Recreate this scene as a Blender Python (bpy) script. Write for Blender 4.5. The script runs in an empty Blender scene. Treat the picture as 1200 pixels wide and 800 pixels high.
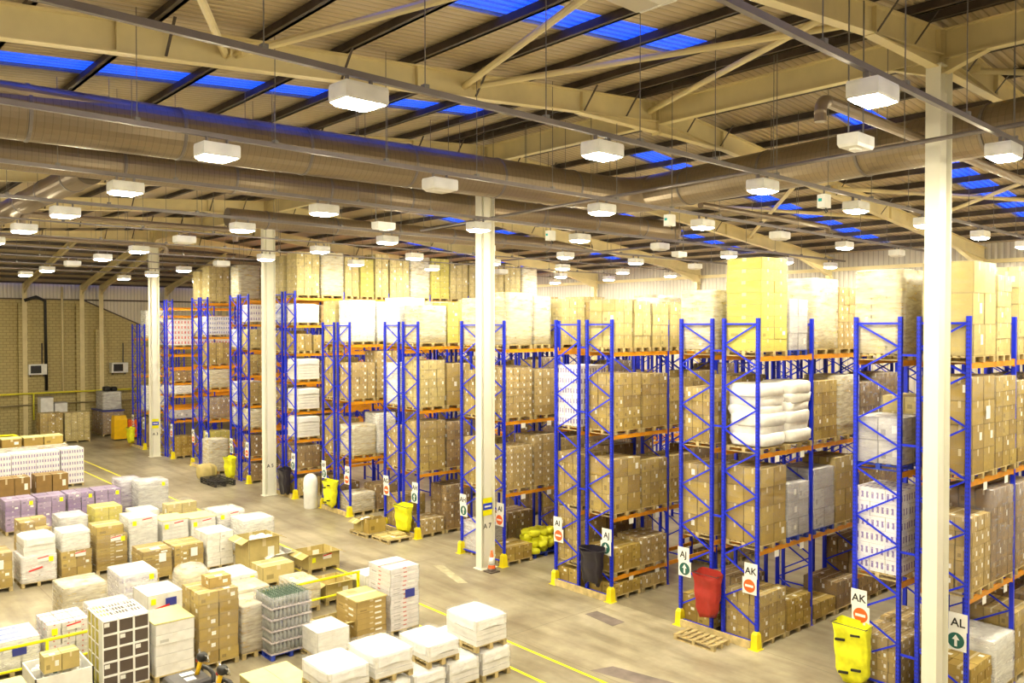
import bpy, math, random
from mathutils import Vector, Matrix
PI = math.pi
random.seed(7)
SC = bpy.context.scene
COL = SC.collection

# ------------------------------------------------------------------ camera, sky, exposure
cam = bpy.data.cameras.new('camera')
cam.lens = 29.656; cam.sensor_width = 36.0; cam.clip_end = 400
cam_o = bpy.data.objects.new('camera', cam); COL.objects.link(cam_o)
cam_o.location = (16.9187, -18.8955, 8.253)
cam_o.rotation_euler = (1.5538, 0.0008, 0.8507)
SC.camera = cam_o

world = bpy.data.worlds.new('dusk_sky'); SC.world = world; world.use_nodes = True
wb = world.node_tree.nodes['Background']
wb.inputs[0].default_value = (0.010, 0.085, 1.0, 1)
wb.inputs[1].default_value = 3.0
LAMP = 475.0                       # strength of each lamp's diffuser
LAMP_COL = (1.0, 0.905, 0.64)
SC.view_settings.view_transform = 'Standard'; SC.view_settings.look = 'None'
SC.view_settings.gamma = 1.0; SC.view_settings.use_curve_mapping = False
SC.view_settings.exposure = 0.0
cy = SC.cycles
cy.use_denoising = True
cy.max_bounces = 7; cy.diffuse_bounces = 4; cy.glossy_bounces = 3; cy.transmission_bounces = 3
cy.transparent_max_bounces = 16; cy.sample_clamp_indirect = 6.0; cy.use_light_tree = True
cy.caustics_reflective = False; cy.caustics_refractive = False

# ------------------------------------------------------------------ materials
def _nt(name):
    m = bpy.data.materials.new(name); m.use_nodes = True
    nt = m.node_tree; b = nt.nodes['Principled BSDF']
    return m, nt, b
def node(nt, t, **kw):
    n = nt.nodes.new(t)
    for k, v in kw.items():
        if k.startswith('_'): setattr(n, k[1:], v)
        else: n.inputs[k.replace('_', ' ')].default_value = v
    return n
def ramp(nt, fac, stops):
    r = nt.nodes.new('ShaderNodeValToRGB'); nt.links.new(fac, r.inputs[0])
    e = r.color_ramp.elements
    while len(e) < len(stops): e.new(0.5)
    for i, (p, c) in enumerate(stops):
        e[i].position = p; e[i].color = (*c, 1) if len(c) == 3 else c
    return r.outputs[0]
def mix(nt, f, a, b, blend='MIX'):
    n = nt.nodes.new('ShaderNodeMix'); n.data_type = 'RGBA'; n.blend_type = blend
    for i, v in ((0, f), (6, a), (7, b)):
        if isinstance(v, bpy.types.NodeSocket): nt.links.new(v, n.inputs[i])
        elif i == 0: n.inputs[i].default_value = v
        else: n.inputs[i].default_value = (*v, 1)
    return n.outputs[2]
def math_(nt, op, a, b=None, c=None):
    n = nt.nodes.new('ShaderNodeMath'); n.operation = op
    for i, v in enumerate((a, b, c)):
        if v is None: continue
        if isinstance(v, bpy.types.NodeSocket): nt.links.new(v, n.inputs[i])
        else: n.inputs[i].default_value = v
    return n.outputs[0]
def simple(name, col, rough=0.6, metal=0.0, var=0.06, scale=3.0, spec=0.5, bump=0.0):
    m, nt, b = _nt(name)
    tc = node(nt, 'ShaderNodeTexCoord')
    nz = node(nt, 'ShaderNodeTexNoise', Scale=scale, Detail=3.0)
    nt.links.new(tc.outputs['Object'], nz.inputs['Vector'])
    lo = tuple(max(0, c * (1 - var * 2)) for c in col); hi = tuple(min(1, c * (1 + var)) for c in col)
    nt.links.new(ramp(nt, nz.outputs[0], [(0.3, lo), (0.7, hi)]), b.inputs['Base Color'])
    b.inputs['Roughness'].default_value = rough; b.inputs['Metallic'].default_value = metal
    b.inputs['Specular IOR Level'].default_value = spec
    if bump:
        bp = node(nt, 'ShaderNodeBump', Strength=bump); nt.links.new(nz.outputs[0], bp.inputs['Height'])
        nt.links.new(bp.outputs[0], b.inputs['Normal'])
    return m
M = {}
def S(name, *a, **k): M[name] = simple(name, *a, **k)
S('steel_cream', (0.76, 0.65, 0.36), 0.5, scale=1.2)
S('column_cream', (0.85, 0.83, 0.71), 0.45, scale=0.8, var=0.03)
S('purlin', (0.09, 0.07, 0.058), 0.6, 0.3, scale=2.0, var=0.2)
S('conduit', (0.20, 0.175, 0.17), 0.45, 0.4)
S('wire', (0.2, 0.19, 0.18), 0.5, 0.4)
S('lamp_white', (0.85, 0.85, 0.82), 0.4)
S('rack_blue', (0.008, 0.028, 0.78), 0.4, var=0.08)
S('rack_orange', (0.82, 0.34, 0.012), 0.42, var=0.1)
S('guard_yellow', (0.90, 0.76, 0.01), 0.5)
S('rail_yellow', (0.93, 0.88, 0.0), 0.5)
S('plastic_white', (0.86, 0.86, 0.84), 0.35)
S('sign_white', (0.88, 0.88, 0.86), 0.4, var=0.02)
S('sign_green', (0.015, 0.12, 0.095), 0.4)
S('sign_orange', (0.85, 0.14, 0.02), 0.4)
S('sign_blue', (0.02, 0.06, 0.7), 0.4)
S('black', (0.015, 0.014, 0.014), 0.45)
S('ink', (0.02, 0.02, 0.02), 0.7)
S('sack_yellow', (0.86, 0.86, 0.02), 0.5, bump=0.3, scale=9)
S('sack_red', (0.40, 0.028, 0.018), 0.5, bump=0.3, scale=9)
S('sack_black', (0.018, 0.014, 0.024), 0.35, bump=0.3, scale=9)
S('cone_orange', (0.85, 0.13, 0.02), 0.5)
S('wood', (0.55, 0.43, 0.20), 0.75, scale=6, var=0.18)
S('wood_board', (0.66, 0.52, 0.24), 0.75, scale=5, var=0.15)
S('pallet_blue', (0.02, 0.05, 0.42), 0.55)
S('pallet_black', (0.03, 0.028, 0.03), 0.5)
S('truck_yellow', (0.90, 0.55, 0.01), 0.35)
S('dark_grey', (0.06, 0.055, 0.06), 0.4)
S('chrome', (0.7, 0.7, 0.7), 0.25, 1.0)
S('label_white', (0.88, 0.88, 0.86), 0.5, var=0.02)
S('label_yellow', (0.88, 0.93, 0.0), 0.5, var=0.02)
S('label_red', (0.75, 0.03, 0.02), 0.5)
S('strap_blue', (0.03, 0.04, 0.30), 0.4)
S('glass_bottle', (0.30, 0.33, 0.31), 0.12, spec=0.8)
S('tray_pink', (0.62, 0.55, 0.56), 0.6)
S('bottle_cap', (0.10, 0.17, 0.12), 0.4)
S('fabric_white', (0.84, 0.83, 0.80), 0.6, bump=0.12, scale=5)
S('slab_white', (0.80, 0.78, 0.74), 0.55, var=0.05, scale=4)
S('slab_sheet', (0.86, 0.86, 0.86), 0.35, var=0.01, bump=0.06, scale=6)
S('yellow_card', (0.74, 0.68, 0.30), 0.6)
S('cable_yellow', (0.85, 0.80, 0.05), 0.4)
S('pipe_brown', (0.28, 0.22, 0.12), 0.5)
S('teal_lens', (0.05, 0.5, 0.5), 0.2)
S('floor_patch', (0.21, 0.17, 0.15), 0.5, var=0.15)
S('floor_patch_light', (0.50, 0.46, 0.30), 0.5, var=0.15)
S('brown_dark', (0.10, 0.075, 0.06), 0.6)

def mat_duct(name, col):
    m, nt, b = _nt(name)
    tc = node(nt, 'ShaderNodeTexCoord')
    w = node(nt, 'ShaderNodeTexWave', Scale=2.1, Distortion=0.0, _wave_type='BANDS', _bands_direction='Z', _wave_profile='SAW')
    nt.links.new(tc.outputs['Object'], w.inputs['Vector'])
    c = ramp(nt, w.outputs[0], [(0.0, tuple(x * 0.55 for x in col)), (0.10, col), (1.0, col)])
    nt.links.new(c, b.inputs['Base Color'])
    b.inputs['Metallic'].default_value = 0.6; b.inputs['Roughness'].default_value = 0.38
    bp = node(nt, 'ShaderNodeBump', Strength=0.6, Distance=0.05); nt.links.new(w.outputs[0], bp.inputs['Height'])
    nt.links.new(bp.outputs[0], b.inputs['Normal'])
    return m
M['duct'] = mat_duct('duct', (0.25, 0.195, 0.135))

def mat_sheet(name, col, axis='X', scale=1.6, strength=0.6):
    """profiled metal sheet: ribs as bump plus thin lap lines"""
    m, nt, b = _nt(name)
    tc = node(nt, 'ShaderNodeTexCoord')
    w = node(nt, 'ShaderNodeTexWave', Scale=scale, Distortion=0.0, _wave_type='BANDS', _bands_direction=axis)
    nt.links.new(tc.outputs['Object'], w.inputs['Vector'])
    nz = node(nt, 'ShaderNodeTexNoise', Scale=0.4, Detail=4.0)
    nt.links.new(tc.outputs['Object'], nz.inputs['Vector'])
    base = ramp(nt, nz.outputs[0], [(0.3, tuple(c * 0.86 for c in col)), (0.7, col)])
    line = ramp(nt, w.outputs[0], [(0.0, (0.62, 0.62, 0.62)), (0.12, (1, 1, 1)), (1, (1, 1, 1))])
    nt.links.new(mix(nt, 1.0, base, line, 'MULTIPLY'), b.inputs['Base Color'])
    b.inputs['Roughness'].default_value = 0.55
    bp = node(nt, 'ShaderNodeBump', Strength=strength, Distance=0.06); nt.links.new(w.outputs[0], bp.inputs['Height'])
    nt.links.new(bp.outputs[0], b.inputs['Normal'])
    return m
M['roof_sheet'] = mat_sheet('roof_sheet', (0.58, 0.475, 0.31), 'X', 1.55)
M['wall_sheet'] = mat_sheet('wall_sheet', (0.78, 0.72, 0.60), 'Y', 1.2)
M['wall_sheet_x'] = mat_sheet('wall_sheet_x', (0.60, 0.56, 0.50), 'X', 1.2)

def mat_brick():
    m, nt, b = _nt('brick')
    tc = node(nt, 'ShaderNodeTexCoord')
    sp = node(nt, 'ShaderNodeSeparateXYZ'); nt.links.new(tc.outputs['Object'], sp.inputs[0])
    cb = node(nt, 'ShaderNodeCombineXYZ'); nt.links.new(sp.outputs[1], cb.inputs[0]); nt.links.new(sp.outputs[2], cb.inputs[1])
    br = node(nt, 'ShaderNodeTexBrick', Scale=1.0, Color1=(0.54, 0.45, 0.21, 1), Color2=(0.48, 0.40, 0.19, 1), Mortar=(0.34, 0.27, 0.12, 1))
    br.inputs['Mortar Size'].default_value = 0.022; br.inputs['Brick Width'].default_value = 0.45; br.inputs['Row Height'].default_value = 0.225
    nt.links.new(cb.outputs[0], br.inputs[0])
    nt.links.new(br.outputs[0], b.inputs['Base Color']); b.inputs['Roughness'].default_value = 0.85
    return m
M['brick'] = mat_brick()

def mat_floor():
    m, nt, b = _nt('concrete')
    tc = node(nt, 'ShaderNodeTexCoord'); L = nt.links.new
    n1 = node(nt, 'ShaderNodeTexNoise', Scale=0.35, Detail=6.0, Roughness=0.62); L(tc.outputs['Object'], n1.inputs['Vector'])
    n2 = node(nt, 'ShaderNodeTexNoise', Scale=2.6, Detail=8.0, Roughness=0.7); L(tc.outputs['Object'], n2.inputs['Vector'])
    mp = node(nt, 'ShaderNodeMapping'); mp.inputs['Scale'].default_value = (0.35, 2.4, 1); L(tc.outputs['Object'], mp.inputs[0])
    n3 = node(nt, 'ShaderNodeTexNoise', Scale=0.9, Detail=5.0); L(mp.outputs[0], n3.inputs['Vector'])
    c1 = ramp(nt, n1.outputs[0], [(0.33, (0.235, 0.195, 0.135)), (0.5, (0.36, 0.32, 0.225)), (0.66, (0.48, 0.435, 0.32))])
    c2 = ramp(nt, n2.outputs[0], [(0.3, (0.80, 0.78, 0.75)), (0.65, (1.05, 1.03, 1.0))])
    c3 = ramp(nt, n3.outputs[0], [(0.34, (0.72, 0.69, 0.66)), (0.55, (1, 1, 1))])
    c = mix(nt, 1.0, mix(nt, 1.0, c1, c2, 'MULTIPLY'), c3, 'MULTIPLY')
    br = node(nt, 'ShaderNodeTexBrick', Scale=1.0, Color1=(1, 1, 1, 1), Color2=(0.93, 0.93, 0.93, 1), Mortar=(0.62, 0.6, 0.58, 1), _offset=0.0)
    br.inputs['Mortar Size'].default_value = 0.012; br.inputs['Brick Width'].default_value = 7.5; br.inputs['Row Height'].default_value = 4.2
    L(tc.outputs['Object'], br.inputs[0])
    c = mix(nt, 1.0, c, br.outputs[0], 'MULTIPLY')
    L(c, b.inputs['Base Color'])
    L(ramp(nt, n2.outputs[0], [(0.3, (0.30,) * 3), (0.7, (0.48,) * 3)]), b.inputs['Roughness'])
    return m
M['concrete'] = mat_floor()

def mat_rooflight():
    m, nt, b = _nt('rooflight'); L = nt.links.new
    nt.nodes.remove(b); out = nt.nodes['Material Output']
    tc = node(nt, 'ShaderNodeTexCoord')
    w = node(nt, 'ShaderNodeTexWave', Scale=1.55, Distortion=0.0, _wave_type='BANDS', _bands_direction='X'); L(tc.outputs['Object'], w.inputs['Vector'])
    tr = node(nt, 'ShaderNodeBsdfTransparent'); L(ramp(nt, w.outputs[0], [(0, (0.55, 0.62, 0.75)), (0.6, (0.92, 0.96, 1.0))]), tr.inputs[0])
    df = node(nt, 'ShaderNodeBsdfDiffuse'); df.inputs[0].default_value = (0.30, 0.42, 0.62, 1)
    mx = node(nt, 'ShaderNodeMixShader'); mx.inputs[0].default_value = 0.2
    L(tr.outputs[0], mx.inputs[1]); L(df.outputs[0], mx.inputs[2]); L(mx.outputs[0], out.inputs[0])
    return m
M['rooflight'] = mat_rooflight()

def mat_lens():
    m, nt, b = _nt('lamp_lens')
    b.inputs['Base Color'].default_value = (0.9, 0.9, 0.88, 1)
    b.inputs['Emission Color'].default_value = (*LAMP_COL, 1)
    b.inputs['Emission Strength'].default_value = LAMP
    return m
M['lamp_lens'] = mat_lens()
def mat_lens_off():
    m, nt, b = _nt('lamp_lens_off')
    b.inputs['Base Color'].default_value = (0.75, 0.72, 0.66, 1); b.inputs['Roughness'].default_value = 0.25
    return m
M['lamp_lens_off'] = mat_lens_off()

def mat_carton(name, c_lo, c_hi, tape=(0.80, 0.72, 0.50), label=0.22, prints=0.25, tapef=0.55, rough=0.7):
    """cardboard: one tint per carton, parcel tape along the middle, a paper label on some sides, printed marks"""
    m, nt, b = _nt(name); L = nt.links.new
    uv = node(nt, 'ShaderNodeUVMap'); sp = node(nt, 'ShaderNodeSeparateXYZ'); L(uv.outputs[0], sp.inputs[0])
    at = node(nt, 'ShaderNodeAttribute', _attribute_name='rnd')
    oi = node(nt, 'ShaderNodeObjectInfo')
    rs = node(nt, 'ShaderNodeSeparateXYZ'); L(at.outputs['Vector'], rs.inputs[0])
    r1 = math_(nt, 'FRACT', math_(nt, 'ADD', rs.outputs[0], oi.outputs['Random']))
    r2 = math_(nt, 'FRACT', math_(nt, 'ADD', rs.outputs[1], math_(nt, 'MULTIPLY', oi.outputs['Random'], 7.3)))
    base = ramp(nt, r1, [(0, c_lo), (1, c_hi)])
    nz = node(nt, 'ShaderNodeTexNoise', Scale=4.0, Detail=3.0); tc = node(nt, 'ShaderNodeTexCoord'); L(tc.outputs['Object'], nz.inputs['Vector'])
    base = mix(nt, 1.0, base, ramp(nt, nz.outputs[0], [(0.3, (0.88,) * 3), (0.7, (1.06,) * 3)]), 'MULTIPLY')
    u, v = sp.outputs[0], sp.outputs[1]
    def band(x, a, bb): return math_(nt, 'MULTIPLY', math_(nt, 'GREATER_THAN', x, a), math_(nt, 'LESS_THAN', x, bb))
    edge = math_(nt, 'LESS_THAN', math_(nt, 'MINIMUM', math_(nt, 'MINIMUM', u, math_(nt, 'SUBTRACT', 1.0, u)), math_(nt, 'MINIMUM', v, math_(nt, 'SUBTRACT', 1.0, v))), 0.022)
    base = mix(nt, math_(nt, 'MULTIPLY', edge, 0.5), base, tuple(c * 0.45 for c in c_lo))  # shade of the gaps between cartons, painted into the colour as dark edges
    t = math_(nt, 'MULTIPLY', band(u, 0.44, 0.56), math_(nt, 'MAXIMUM', math_(nt, 'GREATER_THAN', v, 0.72), math_(nt, 'GREATER_THAN', rs.outputs[2], 0.75)))
    base = mix(nt, math_(nt, 'MULTIPLY', t, tapef), base, tape)
    if prints:
        p = math_(nt, 'MULTIPLY', math_(nt, 'MULTIPLY', band(u, 0.12, 0.34), band(v, 0.22, 0.5)), math_(nt, 'GREATER_THAN', r1, 1 - prints))
        base = mix(nt, math_(nt, 'MULTIPLY', p, 0.6), base, tuple(c * 0.4 for c in c_lo))
    if label:
        lb = math_(nt, 'MULTIPLY', math_(nt, 'MULTIPLY', band(u, 0.62, 0.84), band(v, 0.35, 0.68)), math_(nt, 'GREATER_THAN', r2, 1 - label))
        base = mix(nt, lb, base, (0.86, 0.85, 0.80))
    L(base, b.inputs['Base Color']); b.inputs['Roughness'].default_value = rough
    return m
M['kraft'] = mat_carton('kraft', (0.31, 0.20, 0.040), (0.48, 0.345, 0.080))
M['kraft_dark'] = mat_carton('kraft_dark', (0.22, 0.125, 0.035), (0.33, 0.205, 0.06))
M['kraft_pale'] = mat_carton('kraft_pale', (0.47, 0.37, 0.13), (0.60, 0.49, 0.20), label=0.2)
M['kraft_yellow'] = mat_carton('kraft_yellow', (0.52, 0.45, 0.07), (0.60, 0.52, 0.10), label=0.1, prints=0.1)
M['kraft_label'] = mat_carton('kraft_label', (0.38, 0.26, 0.08), (0.50, 0.355, 0.12), label=0.8)
M['white_card'] = mat_carton('white_card', (0.78, 0.77, 0.74), (0.88, 0.87, 0.84), tape=(0.66, 0.62, 0.54), label=0.1, prints=0.15, tapef=0.3)
M['grey_card'] = mat_carton('grey_card', (0.36, 0.35, 0.37), (0.56, 0.55, 0.56), tape=(0.6, 0.6, 0.6), label=0.3, prints=0.3, tapef=0.3)
M['purple_film'] = mat_carton('purple_film', (0.24, 0.16, 0.34), (0.40, 0.31, 0.50), tape=(0.7, 0.66, 0.74), label=0.2, prints=0.4, rough=0.3)
M['print_card'] = mat_carton('print_card', (0.70, 0.68, 0.68), (0.84, 0.80, 0.80), tape=(0.62, 0.08, 0.05), label=0.3, prints=0.5, tapef=0.8)

def mat_rolls(name, ink=(0.20, 0.13, 0.42), white=(0.86, 0.84, 0.88), nu=3.0, nv=1.0):
    m, nt, b = _nt(name); L = nt.links.new
    uv = node(nt, 'ShaderNodeUVMap'); sp = node(nt, 'ShaderNodeSeparateXYZ'); L(uv.outputs[0], sp.inputs[0])
    fu = math_(nt, 'FRACT', math_(nt, 'MULTIPLY', sp.outputs[0], nu)); fv = math_(nt, 'FRACT', math_(nt, 'MULTIPLY', sp.outputs[1], nv))
    vor = node(nt, 'ShaderNodeTexNoise', Scale=3.0); L(uv.outputs[0], vor.inputs['Vector'])
    a = math_(nt, 'MULTIPLY', math_(nt, 'MULTIPLY', math_(nt, 'GREATER_THAN', fu, 0.25), math_(nt, 'LESS_THAN', fu, 0.72)),
              math_(nt, 'MULTIPLY', math_(nt, 'GREATER_THAN', fv, 0.25), math_(nt, 'LESS_THAN', fv, 0.72)))
    a = math_(nt, 'MULTIPLY', a, math_(nt, 'GREATER_THAN', vor.outputs[0], 0.40))
    L(mix(nt, math_(nt, 'MULTIPLY', a, 0.9), white, ink), b.inputs['Base Color']); b.inputs['Roughness'].default_value = 0.35
    return m
M['roll_pack'] = mat_rolls('roll_pack')
M['red_pack'] = mat_rolls('red_pack', ink=(0.70, 0.05, 0.08), nu=2.0, nv=1.0)
M['blue_pack'] = mat_rolls('blue_pack', ink=(0.10, 0.16, 0.55), white=(0.80, 0.81, 0.86), nu=3.0, nv=1.0)

def mat_wrap(name, lo, hi, col=(0.9, 0.9, 0.88)):
    m, nt, b = _nt(name); L = nt.links.new; out = nt.nodes['Material Output']
    tc = node(nt, 'ShaderNodeTexCoord'); mp = node(nt, 'ShaderNodeMapping'); mp.inputs['Scale'].default_value = (1.3, 1.3, 6.0)
    mp.inputs['Rotation'].default_value = (0.25, 0.12, 0); L(tc.outputs['Object'], mp.inputs[0])
    nz = node(nt, 'ShaderNodeTexNoise', Scale=1.6, Detail=5.0, Roughness=0.65); L(mp.outputs[0], nz.inputs['Vector'])
    b.inputs['Base Color'].default_value = (*col, 1); b.inputs['Roughness'].default_value = 0.28
    tr = node(nt, 'ShaderNodeBsdfTransparent'); mx = node(nt, 'ShaderNodeMixShader')
    bp = node(nt, 'ShaderNodeBump', Strength=0.25, Distance=0.03); L(nz.outputs[0], bp.inputs['Height']); L(bp.outputs[0], b.inputs['Normal'])
    r = ramp(nt, nz.outputs[0], [(0.35, (lo,) * 3), (0.72, (hi,) * 3)]); L(r, mx.inputs[0])
    L(tr.outputs[0], mx.inputs[1]); L(b.outputs[0], mx.inputs[2]); L(mx.outputs[0], out.inputs[0])
    return m
M['wrap'] = mat_wrap('stretch_wrap', 0.01, 0.17)
M['wrap_milky'] = mat_wrap('stretch_wrap_milky', 0.22, 0.60)
M['wrap_grey'] = mat_wrap('stretch_wrap_grey', 0.08, 0.4, (0.7, 0.68, 0.74))

# ------------------------------------------------------------------ mesh building
class MB:
    def __init__(s): s.v = []; s.f = []; s.m = []; s.uv = []; s.r = []; s.mats = []
    def _mi(s, mat):
        if mat not in s.mats: s.mats.append(mat)
        return s.mats.index(mat)
    def face(s, idx, mat=0, uv=None, rnd=(0, 0, 0)):
        s.f.append(idx); s.m.append(mat); s.uv.append(uv or [(0.5, 0.5)] * len(idx)); s.r.append(rnd)
    def box(s, a, b, mat=None, rnd=None):
        x0, y0, z0 = a; x1, y1, z1 = b; n = len(s.v); k = s._mi(mat)
        s.v += [(x0, y0, z0), (x1, y0, z0), (x1, y1, z0), (x0, y1, z0), (x0, y0, z1), (x1, y0, z1), (x1, y1, z1), (x0, y1, z1)]
        q = [(0, 0), (1, 0), (1, 1), (0, 1)]
        if rnd is None: rnd = (random.random(), random.random())
        for t, fc in ((0, (0, 1, 5, 4)), (0, (1, 2, 6, 5)), (0, (2, 3, 7, 6)), (0, (3, 0, 4, 7)), (1, (4, 5, 6, 7)), (1, (3, 2, 1, 0))):
            s.face([n + i for i in fc], k, q, (rnd[0], rnd[1] + (0.37 if fc[0] in (0, 2) else 0), float(t)))
        return s
    def hexa(s, p, mat=None):
        n = len(s.v); k = s._mi(mat); s.v += [tuple(x) for x in p]; q = [(0, 0), (1, 0), (1, 1), (0, 1)]
        r = (random.random(), random.random())
        for fc in ((0, 1, 5, 4), (1, 2, 6, 5), (2, 3, 7, 6), (3, 0, 4, 7), (4, 5, 6, 7), (3, 2, 1, 0)):
            s.face([n + i for i in fc], k, q, (*r, 1.0 if fc[0] == 4 else 0.0))
        return s
    def bar(s, p, q, w, h, mat=None, up=(0, 0, 1)):
        p = Vector(p); q = Vector(q); d = (q - p).normalized(); u = Vector(up)
        if abs(d.dot(u)) > 0.99: u = Vector((0, 1, 0))
        r = d.cross(u).normalized(); u = r.cross(d).normalized(); a = r * w / 2; b = u * h / 2
        return s.hexa([p - a - b, p + a - b, q + a - b, q - a - b, p - a + b, p + a + b, q + a + b, q - a + b], mat)
    def ring_loft(s, rings, mat=None, caps=True, closed=True):
        n0 = len(s.v); k = s._mi(mat); N = len(rings[0])
        for r in rings: s.v += [tuple(x) for x in r]
        for i in range(len(rings) - 1):
            for j in range(N if closed else N - 1):
                j2 = (j + 1) % N
                s.face([n0 + i * N + j, n0 + i * N + j2, n0 + (i + 1) * N + j2, n0 + (i + 1) * N + j], k,
                       [(j / N, i / len(rings)), ((j + 1) / N, i / len(rings)), ((j + 1) / N, (i + 1) / len(rings)), (j / N, (i + 1) / len(rings))])
        if caps:
            s.face([n0 + j for j in range(N)][::-1], k); s.face([n0 + (len(rings) - 1) * N + j for j in range(N)], k)
        return s
    def tube(s, pts, r, n=8, mat=None):
        pts = [Vector(p) for p in pts]; rings = []
        prev = None
        for i, p in enumerate(pts):
            d = ((pts[i + 1] - p) if i == 0 else (p - pts[i - 1]) if i == len(pts) - 1 else ((pts[i + 1] - p).normalized() + (p - pts[i - 1]).normalized())).normalized()
            if prev is None:
                u = Vector((0, 0, 1)) if abs(d.z) < 0.9 else Vector((0, 1, 0)); a = d.cross(u).normalized()
            else: a = (prev - d * prev.dot(d)).normalized()
            prev = a; b = d.cross(a).normalized()
            rr = r[i] if isinstance(r, (list, tuple)) else r
            rings.append([p + a * rr * math.cos(2 * PI * j / n) + b * rr * math.sin(2 * PI * j / n) for j in range(n)])
        return s.ring_loft(rings, mat)
    def lathe(s, prof, c=(0, 0, 0), n=16, mat=None):
        return s.ring_loft([[(c[0] + r * math.cos(2 * PI * j / n), c[1] + r * math.sin(2 * PI * j / n), c[2] + z) for j in range(n)] for r, z in prof], mat)
    def prism(s, poly, t, axis, mat=None):
        """poly: list of (a, b) in the plane; axis: function (a, b, c) -> xyz; t = (c0, c1)"""
        return s.ring_loft([[axis(a, b, t[0]) for a, b in poly], [axis(a, b, t[1]) for a, b in poly]], mat)
    def mesh(s, name, mat=None, smooth=False):
        me = bpy.data.meshes.new(name); me.from_pydata(s.v, [], s.f)
        for k in s.mats: me.materials.append(M[k] if k else M[mat])
        if not s.mats: me.materials.append(M[mat])
        uvl = me.uv_layers.new(name='UVMap'); fl = [c for f in s.uv for p in f for c in p]; uvl.data.foreach_set('uv', fl)
        at = me.attributes.new('rnd', 'FLOAT_VECTOR', 'FACE'); at.data.foreach_set('vector', [c for r in s.r for c in r])
        me.polygons.foreach_set('material_index', s.m)
        if smooth: me.polygons.foreach_set('use_smooth', [True] * len(s.f))
        me.update(); return me
def put(name, me, parent=None, loc=(0, 0, 0), rz=0.0, **props):
    o = bpy.data.objects.new(name, me); COL.objects.link(o); o.parent = parent; o.location = loc
    if rz: o.rotation_euler = (0, 0, rz)
    for k, v in props.items(): o[k] = v
    return o
def build(name, mb, mat, parent=None, loc=(0, 0, 0), rz=0.0, smooth=False, **props):
    return put(name, mb.mesh(name, mat, smooth), parent, loc, rz, **props)
def thing(name, label, cat, loc=(0, 0, 0), rz=0.0, group=None):
    o = bpy.data.objects.new(name, None); COL.objects.link(o); o.location = loc; o.rotation_euler = (0, 0, rz)
    o.empty_display_size = 0.2; o['label'] = label; o['category'] = cat
    if group: o['group'] = group
    return o
def solo(name, mb, mat, label, cat, loc=(0, 0, 0), rz=0.0, group=None, smooth=False):
    o = build(name, mb, mat, None, loc, rz, smooth, label=label, category=cat)
    if group: o['group'] = group
    return o
def struct(name, mb, mat, smooth=False): return build(name, mb, mat, None, smooth=smooth, kind='structure')
_cache = {}
def cached(key, fn):
    if key not in _cache: _cache[key] = fn()
    return _cache[key]
ORD = ['first', 'second', 'third', 'fourth', 'fifth', 'sixth', 'seventh', 'eighth', 'ninth', 'tenth', 'eleventh', 'twelfth', 'thirteenth', 'fourteenth', 'fifteenth', 'sixteenth', 'seventeenth', 'eighteenth', 'nineteenth', 'twentieth']
def text_mesh(txt, size, name='lettering'):
    def mk():
        cu = bpy.data.curves.new('t', 'FONT'); cu.body = txt; cu.size = size; cu.extrude = 0.003; cu.align_x = 'CENTER'; cu.align_y = 'CENTER'; cu.offset = size * 0.012
        o = bpy.data.objects.new('t', cu); COL.objects.link(o)
        dg = bpy.context.evaluated_depsgraph_get(); me = bpy.data.meshes.new_from_object(o.evaluated_get(dg))
        bpy.data.objects.remove(o); bpy.data.curves.remove(cu); me.materials.clear(); me.materials.append(M['ink']); me.name = name
        return me
    return cached(('txt', txt, size), mk)
# ------------------------------------------------------------------ the building
RY, RZ = -0.57, 14.42             # ridge line: y and top-of-steel height
SN, SF, SH = 0.078, 0.108, 0.165  # roof slopes: near side, far side, hipped end
YN, YF, XW, XE = -26.0, 23.0, -56.0, 31.0
XH = -38.6
def rz_(x, y, off=0.0):
    z = RZ - (SN * (RY - y) if y < RY else SF * (y - RY))
    if x < XH: z = min(z, RZ - SH * (XH - x))
    return z + off
floor = MB().box((XW - 1, YN - 1, -0.3), (XE + 1, YF + 1, 0.0)); struct('floor', floor, 'concrete')

# roof sheets split by the rooflight strips
STRIPS = [(-1.9, 1.05), (5.5, 1.05), (-9.2, 1.05), (-17.8, 1.05), (-26.2, 1.05), (13.2, 1.05), (20.8, 1.05)]
NEARS = (-22.0, -3.3); FARS = (3.3, 21.2)
def roof_piece(mb, x0, x1, y0, y1, off, th):
    nx = max(1, int((x1 - x0) / 3)) if x0 < XH + 0.1 else 1
    ny = max(1, int((y1 - y0) / 3)) if x0 < XH + 0.1 else 1
    for i in range(nx):
        for j in range(ny):
            a, b = x0 + (x1 - x0) * i / nx, x0 + (x1 - x0) * (i + 1) / nx
            c, d = y0 + (y1 - y0) * j / ny, y0 + (y1 - y0) * (j + 1) / ny
            p = [(a, c), (b, c), (b, d), (a, d)]
            mb.hexa([(x, y, rz_(x, y, off)) for x, y in p] + [(x, y, rz_(x, y, off + th)) for x, y in p])
roof = MB(); edges = [XW] + [XH]
xs = sorted([(s - w / 2, s + w / 2) for s, w in STRIPS])
roof_piece(roof, XW, XH, YN, RY, 0.2, 0.08); roof_piece(roof, XW, XH, RY, YF, 0.2, 0.08)
x = XH
for a, b in xs:
    for y0, y1 in ((YN, RY), (RY, YF)): roof_piece(roof, x, a, y0, y1, 0.2, 0.08)
    for y0, y1 in ((YN, NEARS[0]), (NEARS[1], RY), (RY, FARS[0]), (FARS[1], YF)): roof_piece(roof, a, b, y0, y1, 0.2, 0.08)
    x = b
for y0, y1 in ((YN, RY), (RY, YF)): roof_piece(roof, x, XE, y0, y1, 0.2, 0.08)
struct('ceiling', roof, 'roof_sheet')
n = 0
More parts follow.
